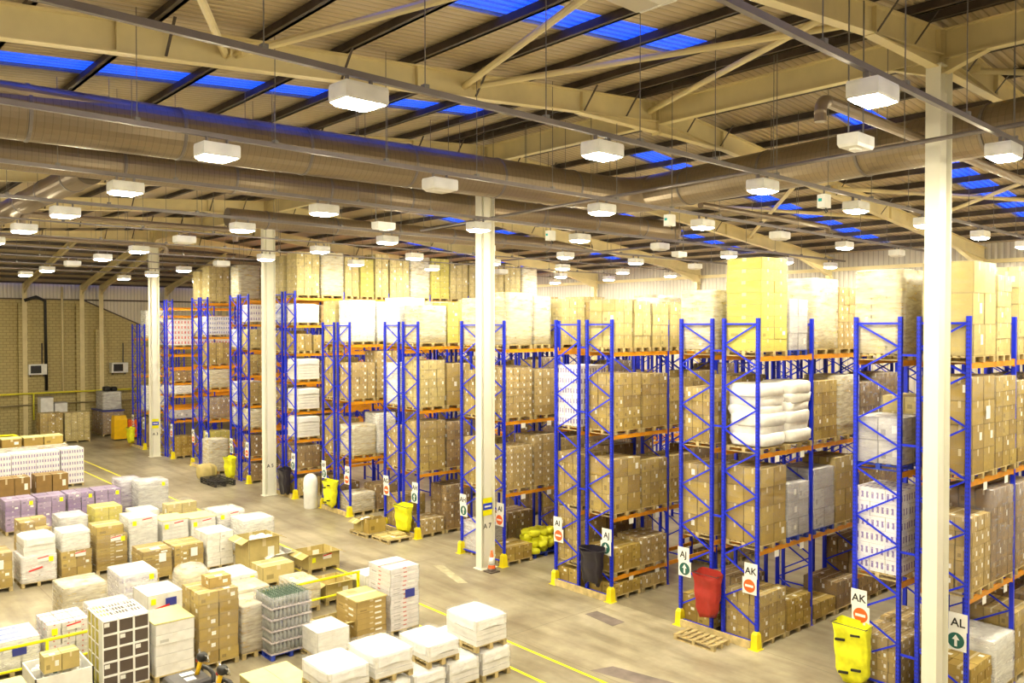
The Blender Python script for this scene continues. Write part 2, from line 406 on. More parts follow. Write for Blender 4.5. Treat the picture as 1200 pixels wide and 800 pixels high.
for a, b in xs:
    for y0, y1 in (NEARS, FARS):
        n += 1; mb = MB(); roof_piece(mb, a + 0.002, b - 0.002, y0 + 0.002, y1 - 0.002, 0.215, 0.012); struct('window_%d' % n, mb, 'rooflight')

# walls
w = MB().box((XW - 0.3, YN, 0), (XW, YF, 0.01))
wl = MB(); zb = lambda y: 10.4
prof = [(YN, 0), (YF, 0), (YF, 6.9), (9.0, 6.9), (5.0, 8.0), (-0.3, 10.4), (YN, 10.4)]
wl.prism(prof, (XW - 0.30, XW), lambda a, b, c: (c, a, b), 'brick'); struct('wall_left', wl, 'brick')
wc = MB(); wc.prism([(YN, 10.41), (-0.3, 10.41), (5.0, 8.01), (9.0, 6.91), (YF, 6.91), (YF, 11.75), (YN, 11.75)], (XW - 0.25, XW - 0.15), lambda a, b, c: (c, a, b), None); struct('wall_left_upper', wc, 'wall_sheet')
wf = MB().box((XW, YF, 0), (XE, YF + 0.2, 12.4)); struct('wall_back', wf, 'wall_sheet_x')
wn = MB().box((XW, YN - 0.2, 0), (XE, YN, 12.9)); struct('wall_near', wn, 'wall_sheet_x')
wr = MB(); wr.prism([(YN, 0), (YF, 0), (YF, rz_(0, YF, .2)), (RY, RZ + .2), (YN, rz_(0, YN, .2))], (XE, XE + 0.2), lambda a, b, c: (c, a, b)); struct('wall_right', wr, 'wall_sheet')
# rails and capping on the far wall and the left wall
tr = MB().box((XW, YF - 0.16, 11.15), (XE, YF - 0.01, 11.33)); struct('trim_1', tr, 'steel_cream')
tr = MB().box((XW, YF - 0.14, 9.2), (XE, YF - 0.01, 9.34)); struct('trim_2', tr, 'steel_cream')
tr = MB()
pts = [(YN, 10.4), (-0.3, 10.4), (5.0, 8.0), (9.0, 6.9), (YF, 6.9)]
for (a, b), (c, d) in zip(pts, pts[1:]): tr.bar((XW + 0.03, a, b + 0.04), (XW + 0.03, c, d + 0.04), 0.08, 0.1)
struct('trim_3', tr, 'brown_dark')
tr = MB().box((XW + 0.0, YN, 11.62), (XW + 0.14, YF, 11.78)).box((XW - 0.28, YN, 10.38), (XW - 0.14, YF, 10.5)); struct('trim_4', tr, 'purlin')

# ---- I sections
def ibeam(mb, p, q, depth, fw=0.22, ft=0.03, wt=0.02, top=True):
    """I beam whose TOP flange runs p -> q"""
    p = Vector(p); q = Vector(q)
    d = Vector((0, 0, 1))
    mb.bar(p - d * ft / 2, q - d * ft / 2, fw, ft); mb.bar(p - d * (depth - ft / 2), q - d * (depth - ft / 2), fw, ft)
    mb.bar(p - d * depth / 2, q - d * depth / 2, wt, depth - 2 * ft)
def haunch(mb, x, y0, zt0, y1, zt1, d0, d1, fw=0.22):
    """tapered web under a rafter from (y0, depth d0) to (y1, depth d1), with its bottom flange"""
    mb.hexa([(x - .012, y0, zt0 - d0), (x + .012, y0, zt0 - d0), (x + .012, y1, zt1 - d1), (x - .012, y1, zt1 - d1),
             (x - .012, y0, zt0 - .3), (x + .012, y0, zt0 - .3), (x + .012, y1, zt1 - .3), (x - .012, y1, zt1 - .3)])
    mb.bar((x, y0, zt0 - d0), (x, y1, zt1 - d1), fw, 0.03)
COLX = [9.52, -5.36, -22.09, -38.6, 24.4]
FRX = [24.4, 17.0, 9.52, 2.05, -5.36, -13.72, -22.09, -30.3, -38.6]
DEP = 0.55
for i, x in enumerate(FRX):
    t = thing('portal_rafter', 'cream steel roof rafter with deep haunch over the ridge, %s counted from the camera side' % ORD[i], 'roof beam', (0, 0, 0), group=None)
    for k, (ye, nm) in enumerate(((YN, 'near'), (YF, 'far'))):
        mb = MB(); s = -1 if ye < RY else 1
        y0 = RY + s * 0.03; ibeam(mb, (x, y0, rz_(0, y0)), (x, ye, rz_(0, ye)), DEP)
        for yy in (RY + s * 0.2, RY + s * 3.0, RY + s * 8, RY + s * 14): mb.box((x - 0.1, yy - 0.01, rz_(0, yy) - DEP + .03), (x + 0.1, yy + 0.01, rz_(0, yy) - 0.03))
        build('rafter', mb, 'steel_cream', t)
        mb = MB(); yb = RY + s * 3.1
        haunch(mb, x, y0, rz_(0, y0), yb, rz_(0, yb), 0.82, DEP); build('haunch', mb, 'steel_cream', t); mb = MB()
        ya = ye - s * 3.0
        haunch(mb, x, ye, rz_(0, ye), ya, rz_(0, ya), 1.05, DEP)
        build('haunch', mb, 'steel_cream', t)
        for yy in (RY + s * 1.3, RY + s * 2.9, RY + s * 6.4, RY + s * 9.8, RY + s * 13.2):
            mb = MB(); z = rz_(0, yy); mb.bar((x + .05, yy, z - DEP + .05), (x + 0.5, yy, z + 0.05), 0.05, 0.012)
            build('stay', mb, 'purlin', t)
    mb = MB()
    for s in (-1, 1): mb.box((x - .13, RY + s * .02 - .012, RZ - 0.9), (x + .13, RY + s * .02 + .012, RZ + .01))
    build('end_plate', mb, 'steel_cream', t)
    # wall stanchions at the far wall
    mb = MB(); mb.box((x - .1, YF - .45, 0), (x + .1, YF - .42, rz_(0, YF) - .9)).box((x - .1, YF - .2, 0), (x + .1, YF - .17, rz_(0, YF) - .9)).box((x - .01, YF - .43, 0), (x + .01, YF - .19, rz_(0, YF) - .9))
    build('wall_post', mb, 'steel_cream', t)
# ridge beams between frames
for i in range(len(FRX) - 1):
    x0, x1 = FRX[i + 1] + .14, FRX[i] - .14
    mb = MB(); ibeam(mb, (x0, RY, RZ - 0.02), (x1, RY, RZ - 0.02), 0.62)
    for xx, s in ((x0, 1), (x1, -1)):
        if any(abs(xx - s * .14 - c) < 0.1 for c in COLX):
            mb.prism([(xx, RZ - .92), (xx + s * .8, RZ - .64), (xx, RZ - .60)], (RY - .01, RY + .01), lambda a, b, c: (a, c, b))
            mb.bar((xx, RY, RZ - .92), (xx + s * .8, RY, RZ - .64), .2, .025)
    solo('ridge_beam', mb, 'steel_cream', 'cream steel beam along the ridge joining rafters %s and %s from the camera side' % (ORD[i], ORD[i + 1]), 'roof beam')
# purlins
PN = [-1.35, -2.15, -3.75, -5.4, -7.07, -8.69, -10.32, -12.02, -13.95, -15.8, -17.5, -19.2, -20.9, -22.6, -24.3]
PF = [0.2, 1.15, 2.9, 4.6, 6.3, 8.0, 9.7, 11.4, 13.1, 14.8, 16.5, 18.2, 19.9, 21.6]
for nm, lst in (('near', PN), ('far', PF)):
    for i, y in enumerate(lst):
        mb = MB(); z = rz_(0, y)
        xa = XH + 1.0 if True else XW
        dx = (RZ - z) / SH
        xa = XH - dx + 0.3
        mb.box((xa, y - .035, z + .0), (XE, y + .035, z + .19)).box((xa, y - .1, z + 0.0), (XE, y + .035, z + .025))
        solo('purlin', mb, 'purlin', 'dark roof purlin, %s below the ridge on its %s slope' % (ORD[i] if i < 14 else 'fifteenth', 'camera-side' if nm == 'near' else 'far'), 'purlin')
# hipped end: purlins along y and rafters along x
for i in range(9):
    xx = XH - 1.7 * (i + 1); z = rz_(xx, RY); dy = (RZ - z)
    mb = MB().box((xx - .035, max(YN, RY - dy / SN) + .2, z), (xx + .035, min(YF, RY + dy / SF) - .2, z + .19))
    solo('purlin', mb, 'purlin', 'dark purlin crossing the hipped roof end, %s step down towards the brick wall' % ORD[i], 'purlin')
for i, y in enumerate([-14.5, -8.6, -4.47, -0.47, 0.95, 6.07, 11.0]):
    t = thing('hip_frame', 'cream steel post on the left wall with sloping rafter above, %s from the camera side' % ORD[i], 'roof beam')
    xr = XH - (RZ - (rz_(0, y))) / SH
    mb = MB(); ibeam(mb, (xr - .2, y, rz_(xr - .2, y)), (XW + .3, y, rz_(XW + .3, y)), 0.42, 0.18); build('rafter', mb, 'steel_cream', t)
    mb = MB()
    mb.bar((XW + .3, y, 10.9), (XW + 2.3, y, rz_(XW + 2.3, y) - .42), .18, .03, up=(0, 1, 0)); build('knee_brace', mb, 'steel_cream', t)
    zt = rz_(XW + .3, y)
    mb = MB().box((XW + .02, y - .02, 0), (XW + .42, y + .02, zt)).box((XW + .40, y - .16, 0), (XW + .43, y + .16, zt)); build('post', mb, 'steel_cream', t)
    if i in (2, 3, 4, 5):
        mb = MB().box((XW, y - .42, 0), (XW + .38, y + .42, 8.1 if i > 3 else 10.1)); build('brick_pier', mb, 'brick', t)
# bracing tubes under the near roof
BR = [((2.05, -12.7, 13.15), (9.4, -16.9, 13.05)), ((2.05, -12.5, 13.2), (9.4, -9.9, 13.45)), ((2.05, -7.27, 13.6), (9.4, -9.63, 13.55)),
      ((2.05, -7.0, 13.65), (9.4, -3.6, 13.9)), ((2.05, -0.9, 14.1), (9.4, -4.75, 13.8)), ((-5.36, 7.0, 13.3), (2.05, 15.0, 12.5)), ((-5.3, 15.2, 12.4), (2.0, 7.2, 13.3)),
      ((2.05, 9.0, 13.1), (9.5, 16.2, 12.3)), ((9.5, 8.7, 13.1), (17.0, 15.8, 12.3)), ((2.05, 15.8, 12.4), (9.5, 9.2, 13.0)), ((9.5, 1.0, 13.9), (17.0, 8.0, 13.2))]
for i, (p, q) in enumerate(BR):
    mb = MB(); mb.tube([p, q], 0.07, 8); mb.bar(Vector(p) + Vector((-.02, 0, 0)), Vector(p) + Vector((.25, 0, 0)), .02, .16)
    solo('bracing_tube', mb, 'steel_cream', 'cream diagonal wind-bracing tube under the roof, %s of those seen from left to right' % ORD[i], 'bracing', smooth=False)

# ---- stanchions
def h_column(x, txt, label, ztop=13.62, plate=False):
    t = thing('steel_column', label, 'column', (x, RY, 0))
    mb = MB()
    mb.box((-.15, -.30, 0), (.15, -.275, ztop)).box((-.15, .275, 0), (.15, .30, ztop)).box((-.012, -.28, 0), (.012, .28, ztop))
    build('shaft', mb, 'column_cream', t)
    mb = MB().box((-.22, -.36, 0), (.22, .36, .03)); build('base_plate', mb, 'column_cream', t)
    mb = MB().box((-.17, -.32, ztop), (.17, .32, ztop + .03)); build('cap_plate', mb, 'column_cream', t)
    mb = MB().box((0.03, -.14, 0.0), (0.10, .14, ztop - .5)); build('cable_casing', mb, 'column_cream', t)
    if txt:
        o = put('bay_number', text_mesh(txt, 0.24), t, (0.104, 0.0, 1.45)); o.rotation_euler = (PI / 2, 0, PI / 2)
    if plate:
        mb = MB().box((0.1, -.2, 1.82), (.115, .2, 2.42)); p = build('notice', mb, 'rail_yellow', t)
        mb = MB().box((0.116, -.2, 2.02), (.122, .2, 2.24)); build('blue_band', mb, 'sign_blue', p)
        mb = MB().box((0.123, -.14, 2.1), (.126, .14, 2.16)); build('white_text_strip', mb, 'sign_white', p)
    return t
h_column(9.52, None, 'cream steel column standing largest and nearest, right of the picture')
h_column(-5.36, 'A 7', 'cream steel column marked A 7 with an orange traffic cone at its foot', plate=True)
h_column(-22.09, 'A 5', 'cream steel column marked A 5 between the black sack and the low black pallet')
h_column(-38.6, 'A 3', 'cream steel column marked A 3, farthest left, with yellow and blue notice', plate=True)

# ---- lighting: trunking rows, lamps, hanging wires
def lamp_mesh():
    mb = MB()
    mb.ring_loft([[(-.2, -.32, 0), (.2, -.32, 0), (.2, .32, 0), (-.2, .32, 0)], [(-.21, -.33, .03), (.21, -.33, .03), (.21, .33, .03), (-.21, .33, .03)],
                  [(-.21, -.33, .19), (.21, -.33, .19), (.21, .33, .19), (-.21, .33, .19)], [(-.2, -.32, .23), (.2, -.32, .23), (.2, .32, .23), (-.2, .32, .23)]])
    return mb.mesh('housing', 'lamp_white')
def lens_mesh(mat):
    mb = MB().ring_loft([[(-.13, -.27, -.055), (.13, -.27, -.055), (.13, .16, -.055), (-.13, .16, -.055)], [(-.19, -.31, -.002), (.19, -.31, -.002), (.19, .29, -.002), (-.19, .29, -.002)]])
    return mb.mesh('lens', mat)
HM = lamp_mesh(); LM = lens_mesh('lamp_lens'); LO = lens_mesh('lamp_lens_off')
VM = MB().box((-.1, .331, .06), (.1, .34, .08)).box((-.1, .331, .1), (.1, .34, .12)).box((-.1, .331, .14), (.1, .34, .16)).mesh('louvre', 'dark_grey')
HK = MB().box((-.03, -.2, .23), (.03, -.17, .34)).box((-.03, .17, .23), (.03, .2, .34)).mesh('bracket', 'conduit')
LX = [11.95, 7.2, 2.5, -2.55, -7.6, -12.4, -17.2, -22.0, -26.9, -31.8, -36.8, 16.8]
LY = [-17.9, -13.05, -8.1, -2.75, 1.85, 6.4, 11.2, 16.0, 20.4]
OFF = {(0, 1), (2, 2), (2, 5), (3, 5), (2, 7), (5, 2), (7, 3), (4, 7), (8, 2), (6, 6)}
ZT = 11.5
for i, x0 in enumerate(LX):
    fx = lambda y: x0 - 0.045 * (y + 13)
    t = thing('lighting_trunking', 'grey steel lighting trunking hung under the roof, %s row counted from the right' % ORD[[1, 2, 3, 4, 5, 6, 7, 8, 9, 10, 11, 0][i]], 'trunking')
    ya, yb = (-25, 22) if x0 > -38 else (-10, 20)
    mb = MB().bar((fx(ya), ya, ZT + .07), (fx(yb), yb, ZT + .07), .075 if i < 5 or i > 10 else .05, .085 if i < 5 or i > 10 else .05); build('trunking', mb, 'conduit', t)
    mb = MB()
    for k in range(int((yb - ya) / 2.45)):
        y = ya + .8 + 2.45 * k; r_ = rz_(fx(y), y)
        mb.box((fx(y) - .006, y - .006, ZT + .1), (fx(y) + .006, y + .006, r_ + .1)).box((fx(y) - .05, y - .04, ZT + .1), (fx(y) + .05, y + .04, ZT + .16))
    build('hanging_wire', mb, 'wire', t, kind='stuff')
    for j, y in enumerate(LY):
        if i == 0 and j == 0: continue
        off = (i, j) in OFF
        t = thing('high_bay_lamp', '%s high-bay lamp, %s in the %s trunking row from the right' % ('unlit white' if off else 'glowing white', ORD[j], ORD[[1, 2, 3, 4, 5, 6, 7, 8, 9, 10, 11, 0][i]]), 'lamp',
                  (fx(y), y, ZT - 0.31), 0.045, 'high-bay lamps hung in rows under the roof')
        put('housing', HM, t); put('lens', LO if off else LM, t); put('louvre', VM, t); put('bracket', HK, t)
LXF = lambda i, y: LX[i] - 0.045 * (y + 13)
EMG = [(9.9, -4.9, 11.3, 1), (-4.0, 8.7, 11.3, 0), (LXF(2, .2), .2, 11.3, 0), (LXF(1, .1), .1, 11.3, 0), (-5.57, -4.5, 11.3, 1), (-5.9, 10.8, 11.3, 1)]
EMG[1] = (LXF(3, .4), .4, 11.3, 0)
# small emergency units and plain boxes hung under the roof
for i, (x, y, z, s) in enumerate(EMG):
    if s:
        t = thing('ceiling_heater', 'plain white box unit hung under the roof, %s of the plain boxes from the right' % ['first', '', '', '', 'second', 'third'][i], 'heater', (x, y, z), .05)
        mb = MB().ring_loft([[(-.16, -.30, 0), (.16, -.30, 0), (.16, .30, 0), (-.16, .30, 0)], [(-.18, -.33, .05), (.18, -.33, .05), (.18, .33, .05), (-.18, .33, .05)], [(-.18, -.33, .22), (.18, -.33, .22), (.18, .33, .22), (-.18, .33, .22)]]); build('casing', mb, 'lamp_white', t)
        mb = MB()
        mb.box((-.06, -.12, -.03), (.06, .12, 0)); build('fitting', mb, 'lamp_white', t)
        mb = MB().box((-.01, -.3, .22), (.01, -.28, 13.9 - z)).box((-.01, .28, .22), (.01, .3, 13.9 - z)); build('hanging_wire', mb, 'wire', t)
    else:
        t = thing('emergency_light', 'small square emergency light with curled cable hanging under the trunking, %s of three' % ['', 'leftmost', 'middle', 'rightmost'][i], 'emergency light', (x, y, z))
        mb = MB().box((-.1, -.14, -.2), (.1, .14, .12)); build('body', mb, 'lamp_white', t)
        mb = MB().box((-.06, -.16, -.05), (.02, -.142, .02)); build('indicator', mb, 'teal_lens', t)
        mb = MB().tube([(.03, .02, -.2), (.06, .05, -.28), (.0, .1, -.3), (-.05, .12, -.24), (-.02, .12, -.2)], .015, 6); build('cable', mb, 'black', t)
        mb = MB().box((-.015, -.015, .12), (.015, .015, .24)); build('bracket', mb, 'conduit', t)

# ---- ducts
def pipe(name, pts, r, mat, label, cat, n=28, seg=True, hang=None):
    """straight runs are separate sections so the rib pattern follows each run"""
    t = thing(name, label, cat)
    P = [Vector(p) for p in pts]; R = r * 2.0 if r > .3 else r * 2.6
    cur = P[0]
    for i in range(1, len(P)):
        d = (P[i] - P[i - 1]).normalized(); end = P[i] if i == len(P) - 1 else P[i] - d * R
        ln = (end - cur).length
        mb = MB().ring_loft([[(r * math.cos(2 * PI * j / n), r * math.sin(2 * PI * j / n), z) for j in range(n)] for z in (0, ln)], caps=(i in (1, len(P) - 1)))
        o = build('section', mb, mat, t, cur, smooth=False); o.rotation_mode = 'QUATERNION'; o.rotation_quaternion = d.to_track_quat('Z', 'Y')
        if r > .3:
            mb = MB(); k = 0
            while k * 3.0 + 1.5 < ln: mb.ring_loft([[(rr * math.cos(2 * PI * j / n), rr * math.sin(2 * PI * j / n), z) for j in range(n)] for rr, z in ((r, k * 3.0 + 1.5), (r + .02, k * 3 + 1.51), (r + .02, k * 3 + 1.57), (r, k * 3 + 1.58))], caps=False); k += 1
            if k:
                c = build('joint_ring', mb, 'conduit', t, cur); c.rotation_mode = 'QUATERNION'; c.rotation_quaternion = d.to_track_quat('Z', 'Y')
        if i < len(P) - 1:
            d2 = (P[i + 1] - P[i]).normalized(); a = P[i] - d * R; b = P[i] + d2 * R; pts2 = []
            for k in range(9):
                u = k / 8; pts2.append(a * (1 - u) ** 2 + P[i] * 2 * u * (1 - u) + b * u * u)
            mb = MB().tube(pts2, r * 1.01, n); build('elbow', mb, mat if r <= .3 else 'duct_plain', t, smooth=True); cur = b
    if hang:
        mb = MB()
        for i in range(1, len(P)):
            L = (P[i] - P[i - 1]).length; k = 1
            while k * hang < L:
                p = P[i - 1].lerp(P[i], k * hang / L); z1 = rz_(p.x, p.y)
                d = (P[i] - P[i - 1]).normalized(); sx = Vector((0, 0, 1)).cross(d) * (r + .01)
                if z1 > p.z and abs(d.z) < .5:
                    for s in ((-1, 1) if r > .3 else (0,)): q = p + sx * s; mb.box((q.x - .006, q.y - .006, p.z), (q.x + .006, q.y + .006, z1 + .1))
                k += 1
        if mb.v: build('hanging_wire', mb, 'wire', t, kind='stuff')
    return t
S('duct_plain', (0.27, 0.21, 0.15), 0.40, 0.55)
pipe('ventilation_duct', [(-2.9, -25.5, 12.60), (-1.75, 2.75, 12.60), (30.5, -1.0, 12.60)], .57, 'duct', 'largest round spiral ventilation duct turning right past column A 7', 'duct', hang=3.1)
pipe('ventilation_duct', [(-6.5, -25.5, 12.5), (-6.6, 11.3, 12.5)], .43, 'duct', 'second round spiral duct running parallel behind the largest one', 'duct', hang=3.1)
pipe('ventilation_duct', [(-7.0, -12.6, 12.35), (-36.0, -12.6, 12.35)], .36, 'duct', 'branch duct leaving leftwards at the upper left edge', 'duct', hang=4)
pipe('ventilation_duct', [(-14.0, -6.0, 12.4), (-14.0, 13.6, 12.4)], .34, 'duct', 'slimmer round duct farther back above the racks, left of the long duct end', 'duct', hang=4)
pipe('air_pipe', [(-1.95, -25.5, 12.9), (-2.3, 3.6, 12.9)], .15, 'duct_plain', 'slim pipe running along the top of the largest duct', 'pipe', n=14, hang=3)
pipe('air_pipe', [(9.0, -4.45, 12.0), (9.0, -4.45, 12.42), (8.35, 8.3, 12.42)], .11, 'duct_plain', 'slim pipe with drooping elbow end beside the nearest column', 'pipe', n=12, hang=3)
pipe('air_pipe', [(-14.9, -12.6, 11.65), (-14.9, -12.6, 12.02), (-14.9, -5.3, 12.02), (-14.9, -5.3, 11.6)], .10, 'duct_plain', 'slim pipe with elbows at both ends, left of column A 5', 'pipe', n=12, hang=3)
pipe('air_pipe', [(-22.6, -16, 12.0), (-22.8, -5.2, 12.0), (-22.8, -5.2, 11.6)], .10, 'duct_plain', 'slim pipe with one drooping elbow left of column A 3', 'pipe', n=12, hang=3)
pipe('air_pipe', [(1.2, 2.6, 12.0), (.87, 11.0, 12.0), (.87, 11.0, 11.6)], .10, 'duct_plain', 'slim pipe with drooping elbow above racks, middle distance', 'pipe', n=12, hang=3)
pipe('air_pipe', [(30.5, -3.75, 11.8), (-8.6, -.95, 11.8)], .045, 'conduit', 'long thin conduit crossing above the lamps in front of the nearest column', 'pipe', n=8, hang=3)
pipe('air_pipe', [(-5, 9.6, 11.7), (-36, 9.6, 11.7)], .04, 'conduit', 'thin conduit crossing high behind column A 5', 'pipe', n=8, hang=4)

# ---- floor markings
for i, (y, xa, xb, nm) in enumerate([(-4.45, -52, 9, 'nearer the racks'), (-5.52, -52, 9, 'nearer the floor stock')]):
    mb = MB().box((xa, y - .04, 0.0005), (xb, y + .04, 0.003)); struct('trim_%d' % (5 + i), mb, 'rail_yellow')
for i, (p, m) in enumerate([([(3.0, -4.2), (6.4, -3.4), (6.4, -2.9), (3.2, -3.6)], 'floor_patch'), ([(.15, -1.4), (1.35, -1.55), (1.35, -1.05), (.2, -.95)], 'floor_patch'), ([(-6.8, -1.75), (-4.6, -2.35), (-4.4, -2.1), (-6.5, -1.5)], 'floor_patch_light')]):
    struct('trim_%d' % (7 + i), MB().prism(p, (.0005, .002), lambda a, b, c: (a, b, c)), m)
# ---- left wall equipment
for i, (y, z) in enumerate([(-3.67, 5.05), (2.25, 5.0)]):
    t = thing('wall_heater', ['white wall heater box with dark grille on the brick wall, left one', 'white wall heater box with dark grille on the brick wall, right one'][i], 'heater', (XW, y, z))
    mb = MB().ring_loft([[(.0, -.62, -.4), (.7, -.62, -.4), (.7, .62, -.4), (0, .62, -.4)], [(.0, -.62, .4), (.75, -.62, .4), (.75, .62, .4), (0, .62, .4)]]); build('casing', mb, 'plastic_white', t)
    mb = MB().box((.72, -.5, -.28), (.76, .22, .3)); build('grille', mb, 'black', t)
    mb = MB().box((.2, -.5, -.55), (.5, -.44, -.4)).box((.2, .44, -.55), (.5, .5, -.4)).tube([(.15, .4, .4), (.15, .4, 2.0)], .05, 6); build('bracket', mb, 'dark_grey', t)
def wallpipe(pts, r, mat, label):
    mb = MB().tube(pts, r, 8); solo('wall_pipe', mb, mat, label, 'pipe', smooth=True)
wallpipe([(XW + .55, YN, 3.23), (XW + .55, 5.5, 3.23)], .07, 'cable_yellow', 'yellow gas pipe running along the brick wall')
wallpipe([(XW + .5, YN, 2.35), (XW + .5, 5.5, 2.35)], .06, 'pipe_brown', 'brown pipe running along the brick wall below the yellow one')
wallpipe([(XW + .55, -3.95, 3.2), (XW + .55, -3.95, 1.2)], .06, 'cable_yellow', 'yellow pipe dropping from the yellow gas pipe to the floor equipment')
wallpipe([(XW + .5, -4.5, 10.3), (XW + .5, -3.7, 10.6), (XW + .5, -3.1, 10.3), (XW + .5, -3.05, 3.4)], .12, 'black', 'thick black pipe bending over and dropping down the brick wall')
wallpipe([(XW + .45, -1.9, 11.4), (XW + .45, -1.9, 3.2)], .08, 'steel_cream', 'pale grey downpipe on the brick wall right of the black pipe')
wallpipe([(XW + .45, -3.05, 9.6), (XW + .45, 1.6, 8.9)], .04, 'black', 'thin black cable slanting across the top of the brick wall') if False else None
# ------------------------------------------------------------------ pallets and loads
def r2(v): return round(v, 2)
def pallet_mesh(w, d, mat='wood'):
    def mk():
        mb = MB(); n = 7 if mat != 'pallet_blue' else 5
        for i in range(n):
            x = i * (w - .1) / (n - 1); mb.box((x, 0, .122), (x + .1, d, .144))
        for j in range(3):
            y = j * (d - .1) / 2
            mb.box((0, y, .1), (w, y + .1, .122)).box((0, y, 0), (w, y + .1, .022))
            for i in range(3):
                x = i * (w - .1) / 2; mb.box((x, y, .022), (x + .1, y + .1, .1))
        return mb.mesh('pallet', mat)
    return cached(('pal', r2(w), r2(d), mat), mk)
def soft_box(mb, a, b, e=0.35, mat=None, n=5, jit=0.0, bulge=0.0):
    """rounded pillow-like block (superellipsoid)"""
    c = [(a[i] + b[i]) / 2 for i in range(3)]; h = [(b[i] - a[i]) / 2 for i in range(3)]
    def sg(v, p): return math.copysign(abs(v) ** p, v)
    rings = []; N = 16
    for i in range(1, n * 2):
        ph = -PI / 2 + PI * i / (n * 2); cz = sg(math.sin(ph), e); cr = sg(math.cos(ph), e)
        rings.append([(c[0] + h[0] * cr * sg(math.cos(t), e) * (1 + jit * random.uniform(-1, 1)), c[1] + h[1] * cr * sg(math.sin(t), e) * (1 + jit * random.uniform(-1, 1)),
                       c[2] + h[2] * cz) for t in [2 * PI * (j + .5) / N for j in range(N)]])
    mb.ring_loft(rings, mat)
def carton_mesh(dx, dy, dz, mat, v=0):
    def mk():
        return MB().box((0, 0, 0), (dx, dy, dz), None, (random.random(), random.random())).mesh('carton', mat)
    return cached(('ct', r2(dx), r2(dy), r2(dz), mat, v), mk)
def wrap_mesh(w, d, h, mat, caps=True):
    def mk():
        mb = MB(); N = 24; rings = []
        for k, z in enumerate([0.0, .02, h * .25, h * .5, h * .75, h - .015, h + .012]):
            g = .012 if 0 < k < 6 else -.02; rr = []
            for i in range(N):
                t = i / N * 4; sd = int(t); f = t - sd
                cx = [(-g + f * (w + 2 * g), -g), (w + g, -g + f * (d + 2 * g)), (w + g - f * (w + 2 * g), d + g), (-g, d + g - f * (d + 2 * g))][sd]
                q = .004 * math.sin(i * 2.7 + k * 1.9); rr.append((cx[0] + (q if sd in (1, 3) else 0), cx[1] + (q if sd in (0, 2) else 0), z))
            rings.append(rr)
        return mb.ring_loft(rings, None, caps=caps).mesh('stretch_wrap', mat, True)
    return cached(('wr', r2(w), r2(d), r2(h), mat, caps), mk)

def tag_labels(t, w, d, h, z0, which):
    """y: fluorescent square on the aisle face, r: red-edged paper tape, p: paper sheet"""
    for ch in which:
        mb = MB()
        if ch == 'y': y = d * .10; mb.box((w + .016, y, z0 + h - .26), (w + .022, y + .13, z0 + h - .10)); build('yellow_label', mb, 'label_yellow', t)
        if ch == 'Y': y = d * .78; mb.box((w + .016, y, z0 + h - .24), (w + .022, y + .13, z0 + h - .08)); build('yellow_label', mb, 'label_yellow', t)
        if ch == 'r':
            y = d * .45; mb.box((w + .016, y, z0 + h - .2), (w + .020, y + .32, z0 + h - .05)); o = build('paper_label', mb, 'label_white', t)
            mb = MB().bar((w + .024, y, z0 + h - .09), (w + .024, y + .32, z0 + h - .055), .006, .035, up=(0, 0, 1)); build('red_edge', mb, 'label_red', o)
        if ch == 'p':
            y = d * .55; mb.box((w + .016, y, z0 + h * .55), (w + .022, y + .22, z0 + h * .55 + .28)); build('paper_label', mb, 'label_white', t)
        if ch == 'R':
            y = d * .2; mb.bar((w + .02, y, z0 + h * .45), (w + .02, y + .4, z0 + h * .55), .006, .05, up=(0, 0, 1)); build('red_tape', mb, 'label_red', t)
        if ch == 'b':
            y = d * .5; mb.box((w + .016, y, z0 + h * .5), (w + .022, y + .3, z0 + h * .5 + .22)); build('blue_label', mb, 'strap_blue', t)

